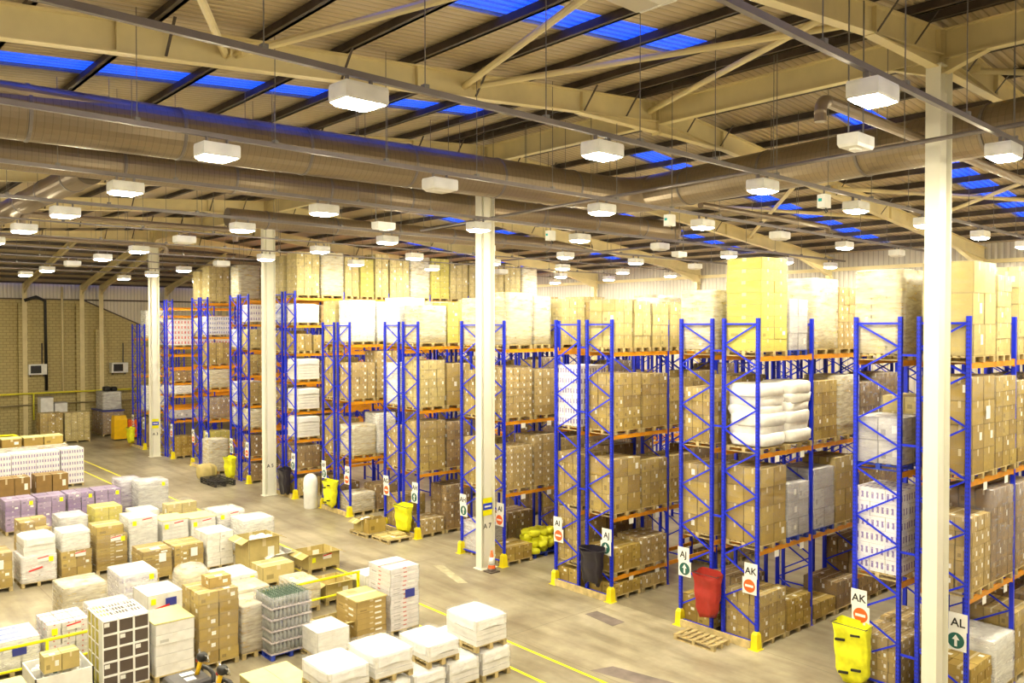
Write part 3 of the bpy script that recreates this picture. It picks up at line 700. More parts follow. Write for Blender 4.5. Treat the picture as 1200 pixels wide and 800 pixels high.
def load(kind, x0, y0, z0, w, d, h, label, detail=False, mat='kraft', cs=(.4, .4, .33), wrap=None, pal='wood', tags='', group=None, open_=False, missing=0.0, cat='pallet load', lean=0.0, name=None, seed=None):
    """one pallet load; its origin is the corner nearest the camera side on the left"""
    if seed is not None: random.seed(seed)
    nm = name or {'carton': {'kraft_dark': 'dark_carton_load', 'kraft_pale': 'pale_carton_load', 'kraft_yellow': 'yellow_carton_load', 'kraft_label': 'labelled_carton_load', 'white_card': 'white_carton_load', 'grey_card': 'grey_wrapped_load', 'purple_film': 'purple_wrapped_load', 'print_card': 'printed_carton_load'}.get(mat, 'brown_carton_load'), 'slab': 'wrapped_pallet_load', 'sack': 'sack_pallet_load', 'bottle': 'bottle_pallet_load'}.get(kind, 'pallet_load')
    t = thing(nm, label, cat, (x0, y0, z0), random.uniform(-.012, .012) + lean, group)
    zb = 0.0
    if pal:
        put('pallet', pallet_mesh(w, d, {'wood': 'wood', 'blue': 'pallet_blue', 'black': 'pallet_black'}[pal]), t); zb = .144
    H = h - zb
    if kind == 'carton':
        nx = max(1, round(w / cs[0])); ny = max(1, round(d / cs[1])); nz = max(1, round(H / cs[2]))
        dx, dy, dz = w / nx, d / ny, H / nz; g = .008
        def cells():
            for k in range(nz):
                for i in range(nx):
                    for j in range(ny):
                        if 0 < k < nz - 1 and 0 < i < nx - 1 and 0 < j < ny - 1: continue
                        if k == nz - 1 and missing and random.random() < missing: continue
                        yield i, j, k
        if detail:
            me = [carton_mesh(dx - 2 * g, dy - 2 * g, dz - .004, mat, v) for v in range(3)]
            for i, j, k in cells():
                # inner cartons nobody sees are left out
                if k < nz - 1 and not missing and i < nx - 1 and j > 0: continue
                o = put('carton', me[(i + 2 * j + k) % 3], t, (i * dx + g + random.uniform(-.012, .014), j * dy + g + random.uniform(-.012, .012), zb + k * dz + .001))
        else:
            def mk():
                mb = MB()
                for i, j, k in cells():
                    ex, ey = random.uniform(-.012, .014), random.uniform(-.012, .012)
                    mb.box((i * dx + g + ex, j * dy + g + ey, zb + k * dz + .001), ((i + 1) * dx - g + ex, (j + 1) * dy - g + ey, zb + (k + 1) * dz - .003))
                return mb.mesh('cartons', mat)
            put('cartons', cached(('cm', r2(w), r2(d), r2(h), mat, cs, missing, pal, random.randrange(3)), mk), t)
    elif kind == 'slab':
        def mk():
            mb = MB(); z = zb; n = max(2, round((H - .06) / .13)); dz = (H - .06) / n
            for k in range(n):
                e = [random.uniform(0, .022) for _ in range(4)]
                mb.box((e[0], e[1], z + .002), (w - e[2], d - e[3], z + dz - .008)); z += dz
            return mb.mesh('packs', 'slab_white' if mat == 'kraft' else mat)
        put('packs', cached(('sl', r2(w), r2(d), r2(h), mat, random.randrange(3)), mk), t)
        def mk2():
            mb = MB(); z = zb + H - .26; N = 32; rings = []
            for k, (zz, g) in enumerate([(0, .016), (.08, .012), (.16, .014), (.2, .0), (.235, -.07), (.255, -.16), (.26, -.36)]):
                rr = []
                for i in range(N):
                    a = 2 * PI * (i + .5) / N; c_, s_ = math.cos(a), math.sin(a); m_ = max(abs(c_), abs(s_)) ** .9
                    q = .01 * math.sin(i * 1.7) + (random.uniform(-.012, .004) if k == 0 else 0)
                    rr.append((w / 2 + (w / 2 + g) * c_ / m_ * (1 if abs(c_) > .3 else 1), d / 2 + (d / 2 + g) * s_ / m_, z + zz + (q * 3 if k == 0 else q * .5)))
                rr = [(min(max(x, -g), w + g), min(max(y, -g), d + g), zz2) for x, y, zz2 in rr]
                rings.append(rr)
            return mb.ring_loft(rings, None, caps=True).mesh('top_sheet', 'slab_sheet', False)
        put('top_sheet', cached(('ts', r2(w), r2(d), r2(h), random.randrange(2)), mk2), t)
    elif kind == 'sack':
        def mk(v):
            mb = MB(); soft_box(mb, (0, 0, 0), (w + .04, d + .03, dz + .14), .42, n=6, jit=.05); return mb.mesh('sack', mat, True)
        n = max(2, round(H / .29)); dz = (H - .12) / n
        for k in range(n):
            put('sack', cached(('sk', r2(w), r2(d), mat, r2(dz), k % 3), lambda: mk(0)), t, (random.uniform(-.08, .04), random.uniform(-.06, .04), zb + k * dz))
    elif kind == 'roll':
        nx, ny, nz = 3, 3, max(2, round(H / .3)); dz = H / nz
        mb = MB()
        for k in range(nz):
            for j in range(ny):
                for i in range(nx):
                    if i < nx - 1 and j > 0 and k < nz - 1: continue
                    e = random.uniform(-.012, .012)
                    mb.box((i * w / nx + .004 + e, j * d / ny + .004, zb + k * dz + .002), ((i + 1) * w / nx - .004 + e, (j + 1) * d / ny - .004, zb + (k + 1) * dz - .004))
        build('packs', mb, mat, t)
        nm = 'pack'
    elif kind == 'bottle':
        nt_ = 5; dz = H / nt_
        def tier():
            mb = MB()
            for i in range(10):
                for j in range(10):
                    if 0 < i < 9 and 0 < j < 9 : continue
                    mb.lathe([(.045, 0), (.045, dz * .55), (.016, dz * .78), (.016, dz * .93)], (.06 + i * (w - .12) / 9, .06 + j * (d - .12) / 9, 0), 8)
            return mb.mesh('bottles', 'glass_bottle', True)
        bm = tier(); tm = MB().box((-.01, -.01, 0), (w + .01, d + .01, .03)).mesh('tray', 'tray_pink')
        mb = MB()
        for i in range(10):
            for j in range(10): mb.lathe([(.016, dz * .6), (.016, dz * .90), (.02, dz * .90), (.02, dz * .96)], (.06 + i * (w - .12) / 9, .06 + j * (d - .12) / 9, 0), 6)
        cm = mb.mesh('bottle_tops', 'bottle_cap')
        inner = MB().box((.09, .09, 0), (w - .09, d - .09, dz * .55)).mesh('bottle_core', 'glass_bottle')
        for k in range(nt_):
            z = zb + k * dz; put('tray', tm, t, (0, 0, z)); put('bottles', bm, t, (0, 0, z + .03), kind='stuff'); put('bottle_core', inner, t, (0, 0, z + .03))
        put('bottle_tops', cm, t, (0, 0, zb + 4 * dz + .03), kind='stuff')
    if wrap:
        o = put('stretch_wrap', wrap_mesh(w, d, H + (.004 if kind != 'sack' else .02), {1: 'wrap', 2: 'wrap_milky', 3: 'wrap_grey'}[wrap], kind != 'bottle'), t, (0, 0, zb))
    if tags: tag_labels(t, w, d, H, zb, tags)
    return t

# ------------------------------------------------------------------ pallet racking
ENDX = {2: 9.97, 1: 4.93, 0: -.05, -1: -5.0, -2: -10.14, -3: -15.31, -4: -20.39, -5: -25.65, -6: -31.19, -7: -36.88, -8: -42.2}
GAP = {2: .33, 1: .29, 0: .27, -1: .25, -2: .24, -3: .25, -4: .26, -5: .24, -6: .26, -7: .35, -8: .43}
BAY = 2.64; FD = 1.1
SIGN = {2: 'AL', 1: 'AK', 0: 'AJ', -1: 'AI', -2: 'AH', -3: 'AG', -4: 'AF', -5: 'AE', -6: 'AD', -7: 'AC', -8: 'AB', -9: 'AA'}
LEV = [2.50, 4.99, 7.49]
TALL = {-4: [1.3, 2.80, 4.16, 5.60, 6.98, 8.35, 9.68], -5: [1.3, 2.8, 4.10, 5.7, 7.05, 8.41, 9.68], -6: [1.3, 2.85, 4.63, 6.01, 7.69, 9.66],
        -7: [2.37, 3.17, 3.93, 4.74, 5.65, 6.51, 6.99, 9.0, 9.5]}
def levels(r):
    if r in TALL: return TALL[r]
    return ([.72] if r == 0 else []) + LEV
def height(r): return 10.01 if r in TALL else 8.48
def upright_mesh(H):
    def mk():
        mb = MB()
        for x in (0.04, FD - .04):
            mb.box((x - .045, -.035, 0), (x + .045, -.028, H)).box((x - .045, -.035, 0), (x - .039, .035, H)).box((x + .039, -.035, 0), (x + .045, .035, H))
            mb.box((x - .045, .028, 0), (x - .02, .035, H)).box((x + .02, .028, 0), (x + .045, .035, H)).box((x - .07, -.06, 0), (x + .07, .06, .012))
        return mb.mesh('upright', 'rack_blue')
    return cached(('up', H), mk)
def slot_mesh(H):
    def mk():
        mb = MB()
        for x in (0.04, FD - .04):
            for k in range(int(H / .09) - 2):
                for sx in (-.02, .02): mb.box((x + sx - .006, -.0362, .15 + k * .09), (x + sx + .006, -.0352, .19 + k * .09))
        return mb.mesh('slots', 'ink')
    return cached(('sl', H), mk)
def brace_mesh(H, flip):
    def mk():
        mb = MB(); z = H - .15; xa, xb = .08, FD - .08
        mb.bar((xa, 0, z), (xb, 0, z), .025, .045, up=(0, 0, 1)); s = 1 if flip else 0; p = .555; n = int((z - .3) / p)
        for k in range(n):
            x0, x1 = ((xa, xb), (xb, xa))[(k + s) % 2]
            mb.bar((x0, 0, z - k * p), (x1, 0, z - (k + 1) * p + .03), .025, .04, up=(0, 0, 1))
        mb.bar((xa, 0, .16), (xb, 0, .16), .025, .045, up=(0, 0, 1))
        return mb.mesh('bracing', 'rack_blue')
    return cached(('br', H, flip), mk)
BEAM = MB().box((-.025, .045, -.12), (.025, BAY - .045, 0)).box((-.035, .036, -.15), (.035, .045, .03)).box((-.035, BAY - .045, -.15), (.035, BAY - .036, .03)).mesh('beam', 'rack_orange')
def guard_mesh():
    def mk():
        mb = MB()
        mb.ring_loft([[(-.10, -.12, 0), (.10, -.12, 0), (.10, .10, 0), (-.10, .10, 0)], [(-.085, -.10, .38), (.085, -.10, .38), (.085, .08, .38), (-.085, .08, .38)], [(-.06, -.05, .45), (.06, -.05, .45), (.06, .04, .45), (-.06, .04, .45)]])
        mb.box((-.14, -.18, 0), (.14, .12, .015))
        return mb.mesh('post_guard', 'guard_yellow')
    return cached('guard', mk)
NB = 7
for r, xe in ENDX.items():
    g = GAP[r]; xl = xe - 2 * FD - g; H = height(r); lv = levels(r)
    lab = 'blue and orange pallet rack with %s sign on left end and %s on right end' % (SIGN[r - 1], SIGN[r])
    if r <= -5: lab = '%s blue and orange rack, %s from the far left along the front line' % ('tall' if r in TALL else 'short', ORD[r + 8])
    rk = thing('pallet_rack', lab, 'pallet rack', (xl, 0, 0))
    for s, ox in ((0, 0.0), (1, FD + g)):
        for b in range(NB + 1):
            u = put('upright', upright_mesh(H), rk, (ox, b * BAY, 0)); put('bracing', brace_mesh(H, s), u, (0, 0, 0))
            if b == 0 and r >= -3: put('slots', slot_mesh(H), u, (0, 0, 0))
    mbs = MB()
    for s, ox in ((0, 0.0), (1, FD + g)):
        for b in range(NB):
            for z in lv:
                if r == 0 and z == .72 and s == 0: continue
                for bx in (.04, FD - .04):
                    if b < (4 if r not in TALL else 3): put('beam', BEAM, rk, (ox + bx, b * BAY, z))
                    else: mbs.box((ox + bx - .025, b * BAY + .045, z - .12), (ox + bx + .025, (b + 1) * BAY - .045, z))
    build('beam', mbs, 'rack_orange', rk, kind='stuff')
    for z in (.9, 3.2, 5.6, 7.6): build('row_spacer', MB().box((FD - .02, -.02, z), (FD + g + .02, .02, z + .05)), 'rack_blue', rk)
    for i, gx in enumerate((.04, 2 * FD + g - .04)): put('post_guard', guard_mesh(), rk, (gx, -.02, 0))
    if r in (1, 0, -2, -3, -4, -6, -8):
        mb = MB().box((.14, -.16, 0.0), (2 * FD + g - .14, -.10, .20)); build('timber_kerb', mb, 'wood_board', rk)
    if r in (2, 1, 0, -1):
        for z in lv[:2]:
            for yy in (.75, 2.0): build('location_label', MB().box((2 * FD + g + .0, yy, z - .27), (2 * FD + g + .006, yy + .2, z - .1)), 'label_white', rk)
    # aisle signs: left end shows the aisle on its left, right end the aisle on its right
    for nm, x in ((SIGN[r - 1], 0.0), (SIGN[r], 2 * FD + g)):
        noentry = (ord(nm[1]) - ord('A')) % 2 == 0
        sgn = -1 if x > 0 else 1
        xa = x - .38 if x > 0 else x - .02
        s_ = build('aisle_sign', MB().box((xa, -.055, 1.80), (xa + .38, -.045, 2.18)), 'sign_white', rk)
        o = put('lettering', text_mesh(nm, .25), s_, (xa + .19, -.058, 1.97)); o.rotation_euler = (PI / 2, 0, 0)
        xb = xa - .06 if x > 0 else xa + .02
        s2 = build('direction_sign', MB().box((xb, -.055, 1.38), (xb + .42, -.045, 1.80)), 'sign_white', rk)
        cx_ = xb + .21; mb = MB().ring_loft([[(cx_ + .17 * math.cos(2 * PI * j / 24), yy, 1.59 + .17 * math.sin(2 * PI * j / 24)) for j in range(24)] for yy in (-.056, -.061)])
        build('disc', mb, 'sign_orange' if noentry else 'sign_green', s2)
        mb = MB()
        if noentry: mb.box((cx_ - .12, -.066, 1.56), (cx_ + .12, -.062, 1.62))
        else:
            mb.box((cx_ - .028, -.066, 1.47), (cx_ + .028, -.062, 1.62)); mb.prism([(cx_ - .075, 1.61), (cx_ + .075, 1.61), (cx_, 1.72)], (-.066, -.062), lambda a, b, c: (a, c, b))
        build('bar' if noentry else 'arrow', mb, 'sign_white', s2)

# loads on the racks.  Each spec: (kind, material, carton size, wrap, pallet, height factor, short look)
K = lambda m='kraft', cs=(.4, .4, .33), wr=1, pal='wood': ('carton', m, cs, wr, pal)
LOOK = {'kraft': 'brown carton', 'kraft_dark': 'dark brown carton', 'kraft_pale': 'pale tan carton', 'kraft_yellow': 'yellow carton', 'kraft_label': 'white-labelled brown carton',
        'white_card': 'white carton', 'grey_card': 'grey wrapped', 'purple_film': 'purple film-wrapped', 'print_card': 'printed white carton', 'roll_pack': 'purple and white pack',
        'red_pack': 'red and white pack', 'blue_pack': 'blue and white pack', 'fabric_white': 'white sack', 'slab_white': 'white slab'}
SPEC = {
 'k': K(), 'kd': K('kraft_dark'), 'kp': K('kraft_pale', (.55, .4, .36)), 'ky': K('kraft_yellow', (1.1, .6, .30), 1), 'kl': K('kraft_label', (.3, .3, .24)),
 'kb': K('kraft', (.58, .6, .52)), 'kbig': K('kraft_pale', (1.1, .6, .75)), 'w': K('white_card', (.55, .4, .2), 2), 'g': K('grey_card', (.6, .6, .5), 3, 'blue'),
 'kn': K('kraft', (.55, .4, .22), None), 'ks': K('kraft_label', (.35, .4, .3), 1), 'p': K('print_card', (.4, .4, .22), 2),
 'kw': K('kraft_pale', (.4, .4, .3), 2), 'kg': K('kraft_dark', (.4, .3, .4), 3),
 's': ('sack', 'fabric_white', None, None, 'wood'), 'r': ('roll', 'roll_pack', None, 1, 'wood'), 'rr': ('roll', 'red_pack', None, 1, 'wood'), 'rb': ('roll', 'blue_pack', None, 3, 'wood'), 'sl': ('slab', 'kraft', None, None, 'wood'),
}
LVN = {0: 'on the floor', 1: 'first beam level', 2: 'second beam level', 3: 'third beam level', 4: 'fourth beam level', 5: 'fifth beam level', 6: 'sixth beam level', 7: 'seventh beam level', 8: 'eighth beam level', 9: 'ninth beam level'}
CNT = {}
def rackload(r, side, lvl, items, y0=None, detail=None, bay=0, start=0):
    """items: list of (spec, width along the aisle, height)"""
    xe = ENDX[r]; xl = xe - 2 * FD - GAP[r]; lv = [0.0] + levels(r); z = lv[lvl] + .002
    top = lvl == len(lv) - 1
    y = bay * BAY + .07 if y0 is None else y0
    for n, it in enumerate(items):
        if it is None: y += 1.25; continue
        sp, wy, h = it[:3]; kw = it[3] if len(it) > 3 else {}
        kind, mat, cs, wr, pal = SPEC[sp]
        dpt = kw.get('dep', 1.06)
        x0 = (xe - dpt + .03) if side == 'R' else xl + .0
        look = LOOK[mat if mat in LOOK else 'slab_white'] if kind != 'slab' else 'white slab'
        lb = 'tall' if h > 1.75 else 'low' if h < 1.0 else 'squarish'
        where = ('top level' if top else LVN[lvl]) 
        rn = '%s-%s rack' % (SIGN[r - 1], SIGN[r])
        CNT[(r, side, lvl)] = CNT.get((r, side, lvl), 0) + 1; pos = ORD[CNT[(r, side, lvl)] - 1]
        label = kw.get('label') or '%s %s load, %s, %s, %s run, %s from front' % (lb, look, where, rn, 'left' if side == 'L' else 'right', pos)
        dt = detail if detail is not None else (r >= -3 and bay == 0 and side == 'R')
        load(kind, x0, y, z, dpt, wy - .06, h, label, detail=dt and kind == 'carton', mat=mat, cs=cs or (.4, .4, .3), wrap=kw.get('wrap', wr), pal=kw.get('pal', pal), tags=kw.get('tags', ''), missing=kw.get('missing', 0),
             seed=1000 + r * 97 + lvl * 13 + n + start * 5 + (50 if side == 'L' else 0), cat='pallet load')
        y += wy + .04 if len(items) > 1 else 0
W = 1.27; T3 = .84
Rk = rackload
# --- rack between AK and AL (largest, right)
Rk(2, 'R', 3, [('kbig', 1.27, 2.15), ('kp', .95, 1.9)]); Rk(2, 'R', 3, [('kp', T3, 2.05), ('kp', T3, 2.2), ('k', T3, 2.1)], bay=1, start=2)
Rk(2, 'R', 2, [('kb', W, 2.2, dict(tags='p')), ('k', W, 2.15)]); Rk(2, 'R', 2, [('k', W, 2.0), ('kg', W, 2.1)], bay=1, start=2)
Rk(2, 'R', 1, [('ks', 1.1, 1.7), ('kg', 1.3, 2.15)]); Rk(2, 'R', 1, [('kg', W, 2.1), ('kw', W, 1.9)], bay=1, start=2)
Rk(2, 'R', 0, [('kn', W, 1.0), ('w', W, 1.25)]); Rk(2, 'R', 0, [('k', W, 1.6), ('kd', W, 1.7)], bay=1, start=2)
Rk(2, 'L', 3, [('kw', 1.25, 2.05), ('kl', 1.25, 2.0)]); Rk(2, 'L', 2, [('g', W, 1.2), ('kp', W, 1.6)]); Rk(2, 'L', 1, [('r', W, 2.05)])
Rk(2, 'L', 0, [('kl', W, 1.15), ('kl', W, 1.2)])
# --- rack between AJ and AK
Rk(1, 'R', 3, [('ky', 1.28, 2.55), ('g', .98, 1.5, dict(label='grey appliances wrapped in film beside the tall yellow cartons on the top level'))], y0=.05)
Rk(1, 'R', 3, [('kw', W, 2.1), ('kl', W, 1.9)], bay=1, start=2)
Rk(1, 'R', 2, [('s', 1.27, 1.78), ('s', 1.27, 1.80)]); Rk(1, 'R', 2, [('k', W, 1.75), ('kw', W, 1.85)], bay=1, start=2)
Rk(1, 'R', 1, [('kb', 1.25, 2.1), ('g', 1.1, 1.55)]); Rk(1, 'R', 1, [('g', 1.15, 1.8), ('kb', 1.2, 2.0)], bay=1, start=2)
Rk(1, 'R', 0, [('k', 1.25, 1.35), ('kn', 1.25, .95, dict(missing=.4))]); Rk(1, 'R', 0, [('kn', W, .55), ('kd', W, .9)], bay=1, start=2)
Rk(1, 'L', 3, [('kw', 1.27, 1.75), ('k', 1.2, 1.8)]); Rk(1, 'L', 2, [('k', W, 1.6), ('k', W, 1.9)]); Rk(1, 'L', 1, [('kb', W, 2.0), ('k', W, 1.8)])
Rk(1, 'L', 0, [('kn', W, .85), ('kd', W, 1.2)])
# --- rack between AI and AJ
Rk(0, 'R', 4, [('kp', T3, 1.6), ('kp', T3, 1.55), ('kp', T3, 1.5)]); Rk(0, 'R', 3, [('k', 1.25, 1.85), ('k', 1.25, 1.8)]); Rk(0, 'R', 2, [('kb', 1.25, 1.75), ('k', 1.25, 1.6)])
Rk(0, 'R', 1, [('kn', 1.25, .85), ('ks', 1.25, .95)]); Rk(0, 'R', 0, [('kn', 1.25, .5), ('kl', 1.25, .5)])
Rk(0, 'R', 4, [('kp', T3, 1.5), ('k', T3, 1.6), ('kp', T3, 1.5)], bay=1, start=3); Rk(0, 'R', 3, [('k', W, 1.6), ('k', W, 1.8)], bay=1, start=2)
Rk(0, 'R', 2, [('k', W, 1.6), ('kd', W, 1.8)], bay=1, start=2)
Rk(0, 'L', 3, [('r', 1.25, 2.05), ('kw', W, 1.7)]); Rk(0, 'L', 2, [('k', W, 1.75), ('kd', W, 1.9)]); Rk(0, 'L', 1, [('k', W, 1.8), ('kd', W, 1.9)])
Rk(0, 'L', 0, [('kn', 1.25, .6), ('kd', W, 1.3)])
# --- rack between AH and AI
Rk(-1, 'R', 3, [('kw', 1.25, 1.95), ('kw', T3, 1.85)]); Rk(-1, 'R', 2, [('kl', 1.25, 1.85), ('ks', 1.25, 1.75)]); Rk(-1, 'R', 1, [('kl', 1.25, 1.6), ('ks', 1.25, 1.9)])
Rk(-1, 'R', 0, [('kn', 1.25, .62)]); Rk(-1, 'R', 0, [('kd', W, 1.5), ('kd', W, 1.4)], bay=1, start=2)
Rk(-1, 'R', 3, [('kp', W, 1.8), ('k', W, 1.7)], bay=1, start=2); Rk(-1, 'R', 2, [('kd', W, 1.7), ('k', W, 1.8)], bay=1, start=2); Rk(-1, 'R', 1, [('k', W, 1.7), ('kd', W, 1.8)], bay=1, start=2)
Rk(-1, 'L', 3, [('kw', W, 1.8), ('r', W, 1.9)]); Rk(-1, 'L', 2, [('k', W, 1.7), ('k', W, 1.8)]); Rk(-1, 'L', 1, [('k', W, 1.75)]); Rk(-1, 'L', 0, [('p', W, 1.2), ('kd', W, 1.4)])
# --- rack between AG and AH
Rk(-2, 'R', 3, [('kw', 1.3, 1.6), ('ky', 1.2, 1.75)]); Rk(-2, 'R', 2, [('kp', 1.25, 1.95), ('kb', 1.25, 1.8)]); Rk(-2, 'R', 1, [('k', 1.25, 2.05), ('kd', 1.25, 1.95)])
Rk(-2, 'R', 0, [('ks', 1.2, .7), ('kd', 1.3, 1.9)]); Rk(-2, 'R', 3, [('k', W, 1.9), ('r', W, 1.8)], bay=1, start=2); Rk(-2, 'R', 2, [('kd', W, 1.9)], bay=1, start=2)
Rk(-2, 'L', 3, [('w', W, 1.95), ('kw', W, 1.8)]); Rk(-2, 'L', 2, [('w', W, 1.8)]); Rk(-2, 'L', 1, [('ks', W, 1.7)]); Rk(-2, 'L', 0, [('k', W, 1.4)])
# --- rack between AF and AG
Rk(-3, 'R', 3, [('w', 1.25, 1.95), ('w', 1.25, 1.9)]); Rk(-3, 'R', 2, [('ks', 1.25, 1.7), ('ks', 1.25, 2.2)]); Rk(-3, 'R', 1, [('kw', 1.25, 1.45), ('w', 1.0, 1.9)])
Rk(-3, 'R', 0, [('kw', 1.2, .95), ('kd', 1.3, 1.2)]); Rk(-3, 'R', 3, [('w', W, 1.9), ('kw', W, 1.7)], bay=1, start=2); Rk(-3, 'R', 2, [('k', W, 1.9)], bay=1, start=2); Rk(-3, 'R', 1, [('kd', W, 1.9)], bay=1, start=2)
Rk(-3, 'L', 3, [('kp', W, 1.95), ('kd', W, 1.9)]); Rk(-3, 'L', 2, [('k', W, 1.9)]); Rk(-3, 'L', 1, [('k', W, 1.6)]); Rk(-3, 'L', 0, [('kd', W, 1.2)])
# --- tall racks
random.seed(11)
Rk(-4, 'R', 6, [('sl', 1.25, 1.05), ('kd', 1.25, 1.0)]); Rk(-4, 'R', 5, [('k', T3, .95), ('k', T3, .9), ('kn', T3, .85)]); Rk(-4, 'R', 4, [('sl', 1.25, 1.15), ('kd', W, 1.0)])
Rk(-4, 'R', 3, [('sl', 1.25, 1.15), ('kd', W, 1.1)]); Rk(-4, 'R', 2, [('sl', 1.25, 1.15), ('k', W, 1.1)]); Rk(-4, 'R', 1, [('kd', 1.25, 1.2), ('kn', W, 1.0)]); Rk(-4, 'R', 0, [('k', 1.25, .95), ('kn', W, .9)])
Rk(-4, 'L', 6, [('rb', W, 1.1)]); Rk(-4, 'L', 5, [('k', W, 1.1)]); Rk(-4, 'L', 3, [('kd', W, 1.2)]); Rk(-4, 'L', 1, [('kd', W, 1.1)])
Rk(-5, 'R', 6, [('r', W, 1.05)]); Rk(-5, 'R', 5, [('kp', W, 1.1)]); Rk(-5, 'R', 4, [('k', W, 1.1)]); Rk(-5, 'R', 3, [('k', W, 1.2)]); Rk(-5, 'R', 2, [('kw', W, 1.1)]); Rk(-5, 'R', 1, [('kd', W, 1.2)]); Rk(-5, 'R', 0, [('kd', W, 1.0)])
Rk(-5, 'L', 5, [('rb', W, 1.1)]); Rk(-5, 'L', 3, [('rb', W, 1.2)]); Rk(-5, 'L', 2, [('g', W, 1.1)])
Rk(-6, 'R', 6, [('kp', 1.27, 2.1), ('kw', T3, 2.0)]); Rk(-6, 'R', 5, [('rb', W, 1.2)]); Rk(-6, 'R', 4, [('k', W, 1.35)]); Rk(-6, 'R', 3, [('kw', W, 1.15)]); Rk(-6, 'R', 2, [('kg', W, 1.3)]); Rk(-6, 'R', 1, [('ky', W, .9)]); 
Rk(-6, 'R', 0, [('kn', W, 1.1)]); Rk(-6, 'L', 5, [('kw', W, 1.1)]); Rk(-6, 'L', 3, [('kd', W, 1.1)])
Rk(-7, 'R', 7, [('rr', W, 1.75), ('rr', W, 1.7)]); Rk(-7, 'R', 3, [('w', W, .65)]); Rk(-7, 'R', 4, [('kd', W, .7)]); Rk(-7, 'R', 0, [('kn', 1.2, 1.35), ('kd', W, 1.3)]); Rk(-7, 'R', 1, [('g', W, .65), ('g', W, .65)]); Rk(-7, 'L', 7, [('rr', W, 1.6)])
Rk(-7, 'R', 7, [('rr', W, 1.7), ('r', W, 1.7)], bay=1, start=2)
Rk(-8, 'R', 3, [('w', W, 1.9)]); Rk(-8, 'R', 2, [('kd', W, 1.9)]); Rk(-8, 'R', 1, [('w', W, 1.8)]); Rk(-8, 'R', 0, [('kd', W, 1.7)])
# --- deeper top levels, seen over the rack tops
for r in ENDX:
    lvl = len(levels(r))
    if r in (-7, -8): continue
    pool = {2: ['kp', 'k', 'kw', 'kl'], 1: ['kw', 'kl', 'k', 'g', 'kp'], 0: ['kp', 'w', 'k', 'kw'], -1: ['kw', 'w', 'kp', 'k'], -2: ['kw', 'kp', 'w', 'r'], -3: ['w', 'kw', 'kp']}.get(r, ['kp', 'ky', 'kp', 'kd', 'kw'])
    hs = (2.0, 2.35) if r in (-4,) else (1.5, 2.1)
    hasR = {2: 2, 1: 2, 0: 2, -1: 2, -2: 2, -3: 2, -4: 0, -5: 1, -6: 1}[r]
    n = hasR * 2 + 4
    if r >= -4 or r == -5:
        for b in range(hasR, 6):
            ws = (W, W) if (b + r) % 3 else (T3, T3, T3)
            Rk(r, 'R', lvl, [(random.choice(pool), w_, random.uniform(*hs)) for w_ in ws], bay=b, detail=False, start=min(n, 11)); n += 2
    n = 2
    for b in range(1 if r > -4 else 0, 6 if r > -4 else 5):
        if r < -4 and b > 2: continue
        Rk(r, 'L', lvl, [(random.choice(pool), W, random.uniform(*hs)) for _ in range(2)], bay=b, detail=False, start=n); n += 2
for r in (2, 1, 0, -1, -2, -3):
    for l in range(0, len(levels(r))): Rk(r, 'R', l, [(random.choice(['kd', 'k', 'kg']), W, random.uniform(1.5, 2.0) if not (r == 0 and l < 2) else .45) for _ in range(2)], bay=2)

# ------------------------------------------------------------------ floor stock
def FL(label, kind, mat, X, y0, w, d, h, cs=(.4, .4, .33), wrap=1, pal='wood', tags='', z0=0.0, detail=True, missing=0, name=None, **k):
    return load(kind, X - w, y0, z0 + .001, w, d, h, label, detail=detail, mat=mat, cs=cs, wrap=wrap, pal=pal, tags=tags, missing=missing, name=name, seed=int(abs(X * 31 + y0 * 17) * 10), **k)
# against the brick wall
FL('brown wrapped carton load by the brick wall, left of the two', 'carton', 'kraft', -49.2, -4.85, 1.2, 1.45, 2.2, (.6, .48, .3), detail=False)
FL('brown wrapped carton load by the brick wall, right of the two', 'carton', 'kraft_pale', -49.2, -3.28, 1.1, 1.65, 2.15, (.55, .42, .2), detail=False)
FL('large brown load under a blue strap near the yellow pallet truck', 'carton', 'kraft_dark', -51.4, -.15, 2.9, 1.5, 1.95, (.58, .75, .3), detail=False, wrap=3)
FL('smaller grey wrapped load standing on the blue-strapped load', 'carton', 'grey_card', -51.6, -.05, 1.9, 1.3, 1.35, (.6, .43, .3), z0=1.99, detail=False, pal=None, wrap=2)
solo('strap', MB().box((-54.35, -.2, 1.86), (-51.35, 1.42, 1.95)), 'strap_blue', 'blue strap around the load beside the yellow pallet truck', 'strap')
t = thing('motor_unit', 'black motor unit lying on top of the grey wrapped load at far left', 'machine', (-52.6, .1, 3.342))
mb = MB(); soft_box(mb, (0, 0, 0), (.7, .5, .4), .5); build('motor', mb, 'black', t, smooth=True)
mb = MB(); soft_box(mb, (0, .55, 0), (.7, 1.0, .36), .6); build('gearbox', mb, 'black', t, smooth=True)
for i, (y, h) in enumerate([(-3.95, 3.0), (-3.0, 2.55)]):
    t = thing('white_cabinet', 'white cabinet standing behind the brown loads, %s one' % ['left', 'right'][i], 'cabinet', (-54.2, y, 0))
    build('body', MB().box((0, 0, 0), (1.0, .85, h)), 'plastic_white', t); build('lid', MB().box((-.02, -.02, h), (1.03, .87, h + .05)), 'grey_card', t)
